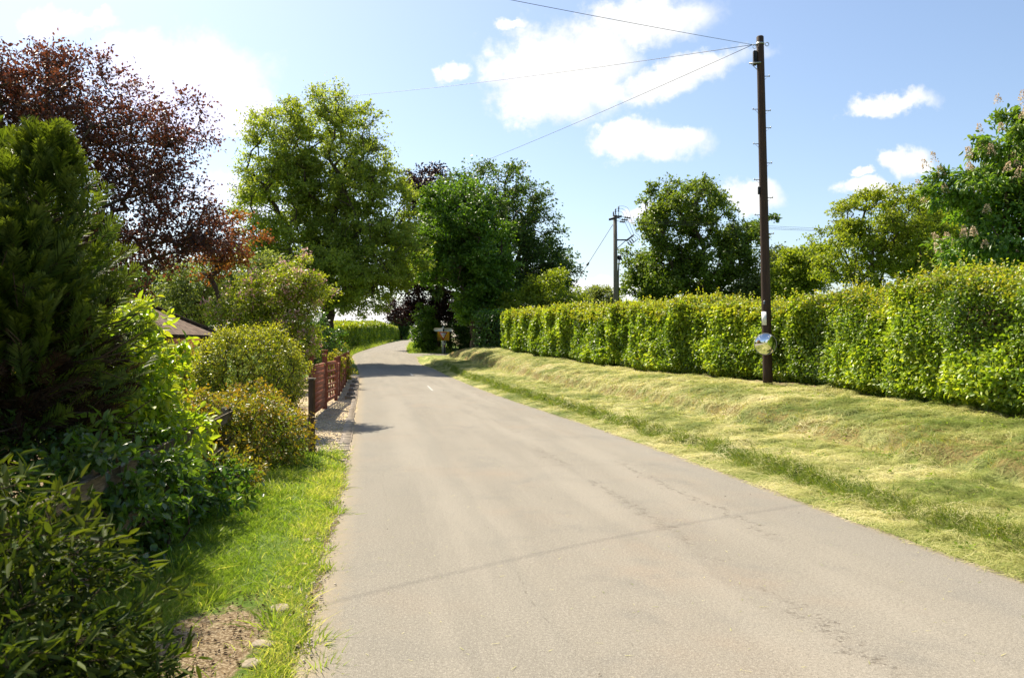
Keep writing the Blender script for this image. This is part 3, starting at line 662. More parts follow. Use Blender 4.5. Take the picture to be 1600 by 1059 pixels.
hp = [(9.9, -14), (8.6, -2), (7.55, 6), (6.95, 9.6), (6.72, 13), (6.62, 17), (6.05, 20), (4.42, 25.6), (2.6, 32.4), (.9, 39.8), (-.55, 46.6)]
hp = [(x, y) for (x, y) in hp if y > 5.5]
_hl = np.concatenate([[0], np.cumsum(np.linalg.norm(np.diff(np.array(hp), axis=0), axis=1))]); _hy = np.array(hp)[:, 1]
def hedge_h(t):
    yy = np.interp(t, _hl, _hy)
    return np.interp(yy, [-3, 9, 12, 15, 18, 26, 36, 47], [2.12, 2.12, 2.08, 2.0, 1.98, 2.16, 2.12, 2.0]) + (n1(yy * .6, 61) - .5) * .3
hedge('beech_hedge', 'long tall mixed hedge with orange tips on the right bank behind the tall dark pole', hp, hedge_h, 2.0, 1900, (.062, .043), LM['hedge'], 21,
      tipk=1., shoots=3600, bulge=.36, freq=.5, size_y=.035)
# far hedge along the left side of the road
fy = np.array([53, 58, 66, 74, 84, 95, 107, 118, 130.]); fp = [(float(XL(y)) - np.interp(y, [53, 60, 130], [1.5, 1.3, .8]), y) for y in fy]
hedge('field_hedge', 'far clipped hedge sunlit on top, following the left edge of the road uphill', fp, lambda t: np.interp(t, [0, 8, 20, 34, 55, 78], [1.75, 1.9, 2.1, 2.2, 2.0, 1.5]) + (n1(np.ravel(t) * .25, 63).reshape(np.shape(t)) - .5) * .5, 2.2, 330, (.16, .12), LM['hedge'], 23, tipk=.8, bulge=.3, hexa=False, freq=.25, front=-1)  # strong tip tint paints the golden sunlit top into the leaf colour
hedge('side_hedge', 'short dark hedge in shade closing the far end of the right bank', [(-.9, 48.6), (1.5, 51.0), (7, 53.2), (16, 55)], 2.1, 2.0, 420, (.12, .09), LM['dark'], 24, tipk=0, bulge=.35, hexa=False, freq=.35, front=-1)

# ------------------------------------------------------------------ trees
def lob(px0, px1, py0, py1, d, dep=None, dy=0):
    """an ellipsoid of crown given as what it spans, at distance d"""
    x0, x1, z1, z0 = PX(px0, d), PX(px1, d), PZ(py0, d), PZ(py1, d)
    rx, rz = (x1 - x0) / 2, (z1 - z0) / 2
    return ((x0 + x1) / 2, d + dy, (z0 + z1) / 2, rx, dep or rx, rz)

# big pale tree left of the road (oak-like, airy, open limbs)
D = 50
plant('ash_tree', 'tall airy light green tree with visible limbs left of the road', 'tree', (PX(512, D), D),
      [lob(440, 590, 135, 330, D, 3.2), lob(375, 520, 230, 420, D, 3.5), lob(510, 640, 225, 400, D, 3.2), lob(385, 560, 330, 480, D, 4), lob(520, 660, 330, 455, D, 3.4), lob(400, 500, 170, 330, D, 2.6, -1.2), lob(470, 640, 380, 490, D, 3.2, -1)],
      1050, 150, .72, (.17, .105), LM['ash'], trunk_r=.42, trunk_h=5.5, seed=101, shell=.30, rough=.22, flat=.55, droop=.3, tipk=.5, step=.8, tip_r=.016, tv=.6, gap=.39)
# group around the junction
D = 56
plant('lime_tree', 'broad bright green tree in front of the dark trees behind the give way sign', 'tree', (PX(742, D), D),
      [lob(665, 785, 275, 400, D, 2.8), lob(645, 740, 350, 455, D, 2.6, 0), lob(700, 800, 340, 490, D, 2.8), lob(718, 800, 410, 512, D, 2.4)],
      420, 170, .70, (.20, .15), LM['lime'], trunk_r=.38, trunk_h=5, seed=102, shell=.28, rough=.25, tipk=.4, step=.9, tip_r=.014, tv=.7, gap=.43)
D = 64
plant('beech_tree', 'big dark green tree rising behind the bright green tree', 'tree', (PX(770, D), D),
      [lob(690, 850, 255, 400, D, 4), lob(730, 885, 330, 470, D, 4), lob(640, 760, 290, 470, D, 4), lob(800, 895, 385, 470, D, 3)],
      520, 140, .9, (.22, .15), LM['beech'], trunk_r=.5, trunk_h=6, seed=103, gap=.43, shell=.3, rough=.25, tipk=.3, step=1., tip_r=.016, tv=.6)
D = 66
plant('copper_beech', 'purple leaved tree mostly hidden between the pale tree and the bright green tree', 'tree', (PX(680, D), D + 1),
      [lob(632, 700, 262, 350, D, 2.5), lob(615, 700, 340, 460, D, 3)], 170, 85, .9, (.24, .16), LM['copper'], trunk_r=.4, trunk_h=4.5, seed=104, shell=.35, rough=.35, step=.9, tip_r=.016)
D = 67
plant('purple_tree', 'low spreading dark purple tree overhanging the junction', 'tree', (PX(700, D), D + 1.6),
      [lob(598, 680, 468, 503, D, 1.6), lob(640, 760, 455, 512, D, 2.0)], 200, 85, .55, (.18, .12), LM['copper'], trunk_r=.18, trunk_h=2.2, seed=105, shell=.4, rough=.3, step=.7, flat=.7)
D = 54
plant('young_tree', 'small light green tree at the far end of the long hedge', 'tree', (PX(865, D), D + 1),
      [lob(820, 905, 425, 500, D, 1.7), lob(775, 860, 455, 520, D, 1.8)], 190, 80, .6, (.17, .12), LM['maple'], trunk_r=.12, trunk_h=2., seed=106, shell=.4, rough=.4, tipk=.3, step=.6)
D = 66
plant('willow_bush', 'small pale grey green bush left of the equipment pole', 'bush', (PX(938, D), D), [lob(908, 968, 448, 500, D, 1.6)], 110, 80, .55, (.2, .1), LM['willow'], trunk_r=.1, trunk_h=1.5, nstem=3, seed=107, shell=.4, rough=.3, tipk=.3, minz=0)
D = 60
plant('oak_tree', 'round dark green oak behind the hedge left of the tall pole', 'tree', (PX(1100, D), D),
      [lob(1010, 1150, 278, 365, D, 3.2), lob(1000, 1085, 320, 400, D, 2.6), lob(975, 1075, 380, 480, D, 3), lob(1050, 1150, 360, 470, D, 3.2), lob(1120, 1195, 345, 410, D, 2.2), lob(1120, 1200, 410, 480, D, 2.6), lob(985, 1040, 400, 490, D, 2.2)],
      430, 200, .56, (.19, .155), LM['oak'], trunk_r=.5, trunk_h=4.8, seed=108, gap=.43, twig=.3, shell=.26, rough=.4, tipk=.45, step=.8, tip_r=.02, tv=.5, flat=.75, wander=.16)
plant('oak_sprig', 'thin tree top with few leaves showing just right of the tall pole', 'tree', (PX(1165, 63), 63), [lob(1200, 1222, 338, 352, 63, .5), lob(1160, 1190, 330, 370, 63, .6)], 14, 45, .3, (.2, .16), LM['oak'], trunk_r=.12, trunk_h=6, seed=140, shell=.5, step=.7)
D = 58
plant('olive_bush', 'greyish green bushy tree just right of the tall pole', 'tree', (PX(1215, D), D), [lob(1195, 1260, 385, 470, D, 2.2), lob(1150, 1230, 430, 480, D, 2)], 190, 85, .7, (.2, .12), LM['willow'], trunk_r=.15, trunk_h=2, seed=109, shell=.35, tipk=.3)
D = 54
plant('hazel_tree', 'yellowish low tree between the tall pole and the domed tree', 'tree', (PX(1262, D), D), [lob(1235, 1295, 378, 460, D, 2), lob(1205, 1250, 395, 470, D, 1.6)], 190, 85, .6, (.17, .13), LM['maple'], trunk_r=.15, trunk_h=2, seed=110, shell=.35, rough=.3, tipk=.3)
D = 46
plant('domed_tree', 'yellow green domed tree with fine branches above the right hedge', 'tree', (PX(1392, D), D),
      [lob(1310, 1445, 290, 390, D, 2.6), lob(1280, 1370, 345, 450, D, 2.4), lob(1380, 1480, 320, 440, D, 2.6), lob(1330, 1440, 380, 470, D, 2.2)],
      380, 150, .6, (.145, .105), LM['maple'], trunk_r=.28, trunk_h=2.6, seed=111, gap=.44, shell=.24, rough=.2, tipk=.5, step=.7, flat=.5, tv=.5)
D = 57
plant('shaded_tree', 'dark tree partly hidden between the domed tree and the flowering tree', 'tree', (PX(1465, D), D), [lob(1425, 1510, 288, 400, D, 2.6), lob(1440, 1540, 330, 450, D, 3)], 260, 95, .75, (.19, .13), LM['beech'], trunk_r=.3, trunk_h=3, seed=112, shell=.3, tipk=.3, rough=.3)

def candles(root, b, T, od, rng):
    sel = np.where((od[:, 2] > -.55) & (rng.random(len(T)) < .8))[0]; P = []; D_ = []; 
    for i in sel:
        p = T[i] + od[i] * .40 + np.array([0, 0, .15]); h = rng.uniform(.22, .38); ax = unit(np.array([0, 0, 1.]) + od[i] * .35 + rng.normal(0, .1, 3))
        m = 85; f = rng.random(m); r = .10 * (1 - f * .8); a = rng.random(m) * 2 * PI
        q = p + ax * (f * h)[:, None] + np.stack([np.cos(a) * r, np.sin(a) * r, np.zeros(m)], 1); P.append(q); D_.append(np.stack([np.cos(a), np.sin(a), .3 + 0 * a], 1))
    P = np.concatenate(P); D_ = np.concatenate(D_) + rng.normal(0, .4, P.shape); n = len(P)
    V, F, k = leaf_geo(P - b, D_, rng.normal(0, 1, (n, 3)), rng.uniform(.035, .06, n), rng.uniform(.03, .045, n), .3, False)
    build('blossom', V, F, LM['candle'], root, fattr=dict(rnd=rng.random(n), tip=np.zeros(n)))
D = 25
def palmate(*a, **k): pass
plant('horse_chestnut', 'flowering tree with cream blossom candles at the right edge', 'tree', (PX(1660, D), D),
      [lob(1540, 1720, 195, 330, D, 1.9), lob(1462, 1600, 262, 330, D, 1.2), lob(1475, 1650, 310, 440, D, 1.9), lob(1580, 1760, 300, 450, D, 2.2), lob(1530, 1600, 178, 260, D, .9), lob(1600, 1700, 165, 240, D, 1.2)],
      300, 125, .40, (.19, .082), LM['chest'], trunk_r=.26, trunk_h=2.8, seed=113, shell=.3, rough=.22, flat=.5, droop=.55, upn=1.1, tipk=.5, hexa=True, extra=candles, tv=.5, step=.5)

# left: purple plum, garden trees and shrubs
D = 20
plant('purple_plum', 'tall reddish purple tree with open twigs at the left edge behind the conifer', 'tree', (PX(60, D), D),
      [lob(-80, 110, 60, 260, D, 1.8), lob(60, 200, 75, 270, D, 1.6), lob(150, 290, 150, 330, D, 1.4), lob(120, 330, 250, 420, D, 1.5), lob(-60, 140, 200, 430, D, 2), lob(80, 240, 340, 480, D, 1.5), lob(-90, 60, 100, 300, D, 1.5), lob(250, 325, 140, 240, D, .8), lob(270, 370, 320, 410, D, .9)],
      820, 64, .38, (.095, .056), LM['plum'], trunk_r=.17, trunk_h=2.6, seed=120, shell=.34, rough=.35, flat=.8, droop=.1, upn=.3, tipk=.45, hexa=False, step=.4, tip_r=.006, tv=.7, wander=.1)
D = 23
plant('copper_maple', 'coppery red leaved branches low between the purple tree and the pale tree', 'tree', (PX(345, D), D), [lob(325, 408, 338, 415, D, .9), lob(290, 360, 370, 430, D, .9)], 60, 60, .34, (.09, .06), LM['reddish'], trunk_r=.07, trunk_h=2.6, seed=121, shell=.45, rough=.4, step=.4, tip_r=.006)
D = 28
plant('garden_tree', 'pale grey green garden tree behind the tiled roof', 'tree', (PX(320, D), D), [lob(255, 345, 405, 510, D, 1.4), lob(320, 410, 405, 490, D, 1.3), lob(380, 450, 400, 480, D, 1.2)], 210, 80, .45, (.12, .06), LM['willow'], trunk_r=.12, trunk_h=2, seed=122, shell=.36, rough=.35, tipk=.25, step=.5, tip_r=.008)
D = 38
plant('backdrop_tree', 'bluish green tree seen through gaps behind the garden shrubs', 'tree', (PX(240, D), D), [lob(190, 320, 425, 530, D, 2.2), lob(60, 230, 400, 540, D, 3), lob(300, 430, 440, 540, D, 2.2)], 300, 85, .7, (.17, .11), LM['beech'], trunk_r=.2, trunk_h=1.8, seed=123, shell=.32, rough=.3, minz=.3)

def pink(root, b, T, od, rng):
    sel = np.where(rng.random(len(T)) < .55)[0]; P = []
    for i in sel:
        m = rng.integers(10, 22); P.append(T[i] + od[i] * .13 + rng.normal(0, .07, (m, 3)))
    P = np.concatenate(P); n = len(P); k5 = 3; kk = np.repeat(np.arange(n), k5)
    V, F, k = leaf_geo(P[kk] - b, rng.normal(0, 1, (n * k5, 3)), rng.normal(0, 1, (n * k5, 3)), rng.uniform(.028, .046, n * k5), rng.uniform(.024, .036, n * k5), .3, False)
    build('blossom', V, F, LM['petal'], root, fattr=dict(rnd=rng.random(n * k5), tip=np.zeros(n * k5)))
D = 17.5
plant('weigela_shrub', 'tall arching shrub with pink blossom beside the red gate', 'shrub', (PX(440, D), D),
      [lob(365, 492, 420, 550, D, 1.0), lob(330, 430, 450, 540, D, .9), lob(400, 488, 470, 600, D, .9), lob(430, 495, 408, 470, D, .7), lob(450, 512, 430, 490, D, .6)], 300, 75, .24, (.065, .038), LM['weigela'], 'twig', .035, .8, 5, seed=124, shell=.28, rough=.35, tipk=.55, step=.3, tip_r=.004, extra=pink, hexa=False, tv=.6, minz=0)
D = 14.2
plant('clipped_bush', 'dense round clipped bush with golden top in front of the pink shrub', 'bush', (PX(390, D), D), [lob(308, 472, 512, 660, D, .95)], 700, 42, .13, (.040, .026), LM['box'], 'twig', .04, .5, 4, seed=125, shell=.10, rough=.16, tipk=1.15, step=.25, tip_r=.004, flat=.9, tv=.3, minz=0, twig=.2)
D = 14.8
plant('golden_bush', 'golden yellow low bush left of the round clipped bush', 'bush', (PX(285, D), D), [lob(225, 330, 540, 650, D, .8), lob(180, 270, 530, 640, D, .8)], 260, 60, .17, (.05, .032), LM['golden'], 'twig', .03, .4, 4, seed=126, shell=.2, rough=.3, tipk=.4, step=.25, tip_r=.004, minz=0)
plant('rose_shrub', 'spreading shrub with red young leaves behind the post and rail fence', 'shrub', (-3.35, 10.0),
      [(-4.05, 9.3, .45, .5, .8, .62), (-3.30, 10.3, .45, .56, .9, .62), (-3.6, 11.2, .45, .55, .6, .62), (-3.9, 10.4, .45, .6, 1, .58), (-3.2, 8.7, .2, .36, .5, .3)], 560, 62, .16, (.047, .028), LM['photinia'], 'twig', .02, .35, 6, seed=127, shell=.2, rough=.35, tipk=.5, step=.25, tip_r=.003, hexa=True, tv=.5, minz=0)
plant('dogwood_shrub', 'bright lime green leafy shrub growing through the grey rail fence', 'shrub', (-3.55, 7.2),
      [(-3.70, 7.5, 1.2, .50, .8, .85), (-3.62, 7.9, .75, .48, .8, .7), (-3.2, 6.9, .5, .36, .6, .5), (-3.75, 7.0, 1.45, .4, .6, .62)], 330, 44, .19, (.095, .046), LM['bright'], 'twig', .02, .5, 6, seed=128, shell=.24, rough=.35, tipk=.5, droop=.35, upn=.9, step=.25, tip_r=.003, hexa=True, tv=.5, minz=0)
plant('elder_shrub', 'low leafy shrub in shade at the foot of the rail fence', 'shrub', (-2.75, 6.3), [(-2.86, 6.25, .5, .30, .75, .42), (-2.82, 7.5, .28, .32, .7, .34), (-2.55, 5.4, .42, .28, .5, .42), (-3.3, 5.6, .6, .4, .5, .5), (-2.72, 5.15, .85, .26, .3, .3)], 150, 42, .15, (.075, .04), LM['dark'], 'twig', .015, .3, 5, seed=129, shell=.3, rough=.35, tipk=.2, droop=.35, upn=.9, step=.2, tip_r=.003, hexa=True, minz=0)
plant('laurel_shrub', 'shaded shrub with long narrow leaves filling the near left corner', 'shrub', (-2.25, 3.0),
      [(-2.38, 3.25, .44, .78, .75, .70), (-2.06, 2.6, .15, .60, .55, .55), (-3.0, 3.6, .5, .6, .6, .76), (-1.85, 3.3, .13, .38, .40, .40)], 640, 36, .16, (.085, .021), LM['laurel'], 'twig', .014, .25, 7, seed=130, shell=.22, rough=.3, tipk=.22, droop=.05, upn=.7, step=.2, tip_r=.0025, hexa=True, tv=.5, minz=0)
D = 26
plant('euonymus_bush', 'small yellow green bush above the red fence beside the gate', 'bush', (PX(524, D), D), [lob(512, 536, 545, 600, D, .35)], 60, 50, .1, (.05, .03), LM['golden'], 'twig', .02, .3, 3, seed=131, shell=.2, tipk=.4, minz=0, step=.2)
D = 33
plant('privet_bush', 'small yellow bush at the far end of the red fence', 'bush', (PX(536, D), D), [lob(526, 549, 538, 600, D, .45)], 60, 50, .13, (.06, .035), LM['golden'], 'twig', .02, .3, 3, seed=132, shell=.2, tipk=.6, minz=0, step=.2)
D = 30
plant('yew_bush', 'dark green bush behind the red fence below the pale tree', 'bush', (PX(500, D), D), [lob(470, 525, 490, 600, D, .9), lob(505, 535, 505, 590, D, .6), lob(440, 490, 480, 600, D, 1)], 170, 70, .25, (.08, .04), LM['dark'], 'twig', .03, .4, 4, seed=133, shell=.25, minz=0, step=.3)
D = 63
plant('roadside_bush', 'sunlit bush on the grass island left of the give way sign', 'bush', (PX(662, D), D), [lob(646, 680, 478, 550, D, .8), lob(660, 679, 508, 552, D, .7)], 130, 70, .4, (.17, .12), LM['lime'], 'twig', .05, 1.2, 3, seed=134, shell=.3, tipk=.5, minz=0)
D = 112
plant('distant_bush', 'dark bush at the crest of the road beyond the far hedge', 'bush', (PX(649, D), D), [lob(644, 656, 511, 534, D, .6)], 50, 60, .4, (.2, .14), LM['beech'], 'twig', .05, .6, 3, seed=135, shell=.3, minz=0)
D = 120
plant('distant_tree', 'far green tree above the end of the clipped field hedge', 'tree', (PX(628, D), D), [lob(615, 641, 488, 522, D, 1.4)], 90, 70, .6, (.3, .2), LM['beech'], trunk_r=.15, trunk_h=2, seed=136, shell=.3)
D = 62
plant('understory_shrub', 'dark shaded undergrowth beneath the junction trees right of the give way sign', 'bush', (PX(735, D), D + 2), [lob(690, 760, 500, 560, D, 1.2, 2), lob(740, 800, 490, 560, D, 1.4, 2), lob(700, 790, 485, 540, D, 1.2, 5)], 210, 70, .5, (.18, .12), LM['beech'], 'twig', .05, .8, 5, seed=137, shell=.4, minz=0)

# ------------------------------------------------------------------ conifer with feathery sprays
def conifer():
    rng = np.random.default_rng(55); bx, by = -4.5, 6.3; b = np.array([bx, by, G(bx, by)])
    root = thing('leyland_cypress', 'large feathery conifer, green outside and brown inside, at the left edge', 'tree', tuple(b))
    leaders = [(-4.7, 6.5, 3.75, 1.25), (-3.62, 6.2, 3.3, .72), (-5.5, 6.0, 3.9, 1.3), (-4.15, 5.7, 3.15, .85), (-3.55, 5.8, 2.6, .62), (-4.1, 4.75, 3.55, .8)]  # last leader: out of view, added to cast shade on the near shrub
    mb = MB(); mb.tube([b - b + (0, 0, -.1), (0, .05, 1.2), (.02, .12, 2.4), (.05, .2, 3.9)], [.13, .11, .07, .015], 8)
    for (x, y, h, r) in leaders[1:]: mb.tube([(0, 0, .5), ((x - bx) * .6, (y - by) * .6, 1.1), (x - bx, y - by, h - b[2] - .2)], [.07, .05, .01], 6)
    tipP = []; tipD = []; dead = []; brs = []
    for (x, y, h, r) in leaders:
        for _ in range(int(800 * r)):
            f = rng.random() ** .8; z = .75 + f * (h - .75); a = rng.random() * 2 * PI
            rr = r * (1 - f ** 2.2 * .88) * rng.uniform(.62, 1.08) * (1 if z > 1.3 else .55 + .45 * (z - .75) / .55)
            o = np.array([math.cos(a), math.sin(a), 0]); c = np.array([x, y, z])
            tipP.append(c + o * rr + np.array([0, 0, rr * .25])); tipD.append(unit(o * (1 - .4 * f) + np.array([0, 0, .45 + .8 * f]) + rng.normal(0, .22, 3)))
            if rng.random() < .28: brs.append((c - np.array([0, 0, .25 * rr]), c + o * rr + np.array([0, 0, rr * .15])))
    tipP = np.array(tipP); tipD = np.array(tipD); n = len(tipP)
    # each spray: axis with side sprigs lying in a plane
    ms = 50; kk = np.repeat(np.arange(n), ms); f = np.tile(np.linspace(0, 1, ms), n); side = np.tile(np.where(np.arange(ms) % 2, 1., -1.), n)
    ln = rng.uniform(.22, .42, n); pn = unit(rng.normal(0, .6, (n, 3)) + np.array([0, 0, .5])); S = unit(np.cross(tipD, pn))
    ax = tipP[kk] - tipD[kk] * (ln[kk] * .55)[:, None] + tipD[kk] * (ln[kk] * f)[:, None] - np.array([0, 0, 1.]) * (f ** 2 * .05)[:, None]
    Dd = unit(tipD[kk] * .9 + S[kk] * (side * .75)[:, None] + rng.normal(0, .12, (n * ms, 3)))
    L = ln[kk] * (.27 * np.sin(PI * (.12 + .84 * f)) + .06) * rng.uniform(.8, 1.2, n * ms); W = .007 + .007 * rng.random(n * ms)
    inner = (tipP[:, 2] < 1.55 + rng.normal(0, .25, n)) & (rng.random(n) < .85)
    V, F, k = leaf_geo(ax - b, Dd, pn[kk] + rng.normal(0, .15, (n * ms, 3)), L, W, .1, False)
    rnd = np.clip(.5 + (rng.random(n)[kk] - .5) * .6 + (rng.random(n * ms) - .5) * .4, 0, 1); tip = np.clip(f * .9 - .25 + rng.normal(0, .1, n * ms), 0, 1)
    al = ~inner[kk]
    def part(nm, sel, mat):
        vs = V.reshape(-1, 4, 3)[sel].reshape(-1, 3); q = int(sel.sum())
        build(nm, vs, np.arange(q * 4).reshape(q, 4), mat, root, fattr=dict(rnd=rnd[sel], tip=tip[sel]))
    part('crown', al, LM['conifer']); part('dead_foliage', ~al, LM['deadspray'])
    # bare brown twigs low down
    p0 = [q[0] for q in brs]; p1 = [q[1] for q in brs]
    for _ in range(190):
        a = rng.uniform(PI * 1.0, PI * 2.2); z = rng.uniform(.5, 1.9); x, y, h, r = leaders[rng.integers(6)]; o = np.array([math.cos(a), math.sin(a), rng.uniform(-.25, .45)])
        s = np.array([x, y, z]); e = s + o * r * rng.uniform(.6, 1.05); p0.append(s); p1.append(e)
        for _k in range(3): st = s + (e - s) * rng.uniform(.4, .95); p0.append(st); p1.append(st + unit(o + rng.normal(0, .5, 3)) * rng.uniform(.15, .4))
    p0 = np.array(p0); p1 = np.array(p1); V1, F1 = seg_tubes(p0 - b, p1 - b, np.full(len(p0), .007), np.full(len(p0), .003), 4)
    mb.add(V1, [tuple(q) for q in F1]); mb.build('trunk', M['twig'], root)
conifer()

# ------------------------------------------------------------------ grass, cut hay, gravel
def blades(name, label, P, D, Nn, L, W, bend, mat, rnd, cat='grass'):
    n = len(P); S = unit(np.cross(D, Nn)); m = P + D * L[:, None] * .55 + bend * (L * .12)[:, None]; t = P + D * L[:, None] + bend * (L * .45)[:, None]
    w = W[:, None] * .5
    V = np.stack([P - S * w, P + S * w, m + S * w * .8, m - S * w * .8, t + S * w * .12, t - S * w * .12], 1).reshape(-1, 3); b = np.arange(n)[:, None] * 6
    F = np.stack([b + np.array([[0, 1, 2, 3]]), b + np.array([[3, 2, 4, 5]])], 1).reshape(-1, 4)
    o = build(name, V, F, mat, fattr=dict(rnd=np.repeat(rnd, 2), tip=np.zeros(2 * n))); return tag(o, label, cat, kind='stuff')

def left_grass():
    rng = np.random.default_rng(71); n = 300000
    y = 2.4 * (13.2 / 2.4) ** rng.random(n); sl = rng.random(n) * 2.3 - .03; x = XL(y) - sl
    dn = n2(x * 2.2, y * 2.2, 81, 3); patch = n2(x * .9 + 4, y * .9, 82, 2)
    dirt = np.sqrt(((x + 1.68) / .42) ** 2 + ((y - 4.25) / 1.0) ** 2)
    keep = rng.random(n) < np.clip((dn - .30) * 4.5, .35, 1) * np.clip((sl + .02) / .25, .12, 1) * np.clip((dirt - .75) / .45, .02, 1) * np.clip((1.75 - sl) / .7, .04, 1)
    kb = np.abs(sl - .42) < .16; keep &= ~(kb & (rng.random(n) < .55))
    keep &= ~((y > 12.2) & (rng.random(n) < .75))
    x, y, sl, patch = x[keep], y[keep], sl[keep], patch[keep]; n = len(x)
    P = np.stack([x, y, ground(x, y) - .01], 1)
    D = unit(rng.normal(0, .55, (n, 3)) + np.array([0, 0, 1.])); bend = rng.normal(0, 1, (n, 3)); bend[:, 2] = -.25
    tall = np.clip((patch - .5) * 3, 0, 1)
    L = rng.uniform(.03, .085, n) * (1 + 1.1 * tall) * np.where(rng.random(n) < .03, 1.9, 1); W = rng.uniform(.003, .006, n) * np.clip(y / 5, 1, 2.2)
    rnd = np.clip(.45 + (patch - .5) * 1.0 + rng.normal(0, .2, n) + np.where(sl < .38, .36 * rng.random(n) + .1, 0) + np.where(rng.random(n) < .06, .5, 0), 0, 1)
    blades('grass', 'bright green grass on the left verge', P, D, rng.normal(0, 1, (n, 3)), L, W, bend, LM['blade'], rnd)
    # tussocks
    cs = [(-1.78, 8.0, .13, 150), (-2.35, 5.6, .16, 170), (-1.15, 4.55, .12, 150), (-1.42, 4.75, .1, 90), (-1.0, 4.2, .11, 130), (-1.95, 5.1, .12, 90), (-2.1, 9.3, .13, 130), (-2.35, 10.6, .12, 120), (-2.5, 6.6, .12, 90), (-1.35, 6.0, .08, 70), (-1.5, 6.6, .08, 70), (-1.2, 5.3, .07, 80)]
    P = []; 
    for (cx, cy, h, m) in cs:
        q = np.stack([cx + rng.normal(0, .06, m), cy + rng.normal(0, .06, m)], 1); P.append(np.column_stack([q, ground(q[:, 0], q[:, 1]) - .01, np.full(m, h), q - [cx, cy]]))
    P = np.concatenate(P); n = len(P); D = unit(np.column_stack([P[:, 4:6] * 6, np.ones(n)]) + rng.normal(0, .28, (n, 3))); bend = np.column_stack([P[:, 4:6] * 8, np.full(n, -.5)])
    blades('grass_tussock', 'longer green grass tufts dotted along the left verge', P[:, :3], D, rng.normal(0, 1, (n, 3)), P[:, 3] * rng.uniform(.6, 1.5, n), rng.uniform(.005, .010, n), bend, LM['blade'], np.clip(rng.normal(.5, .25, n), 0, .95))
left_grass()

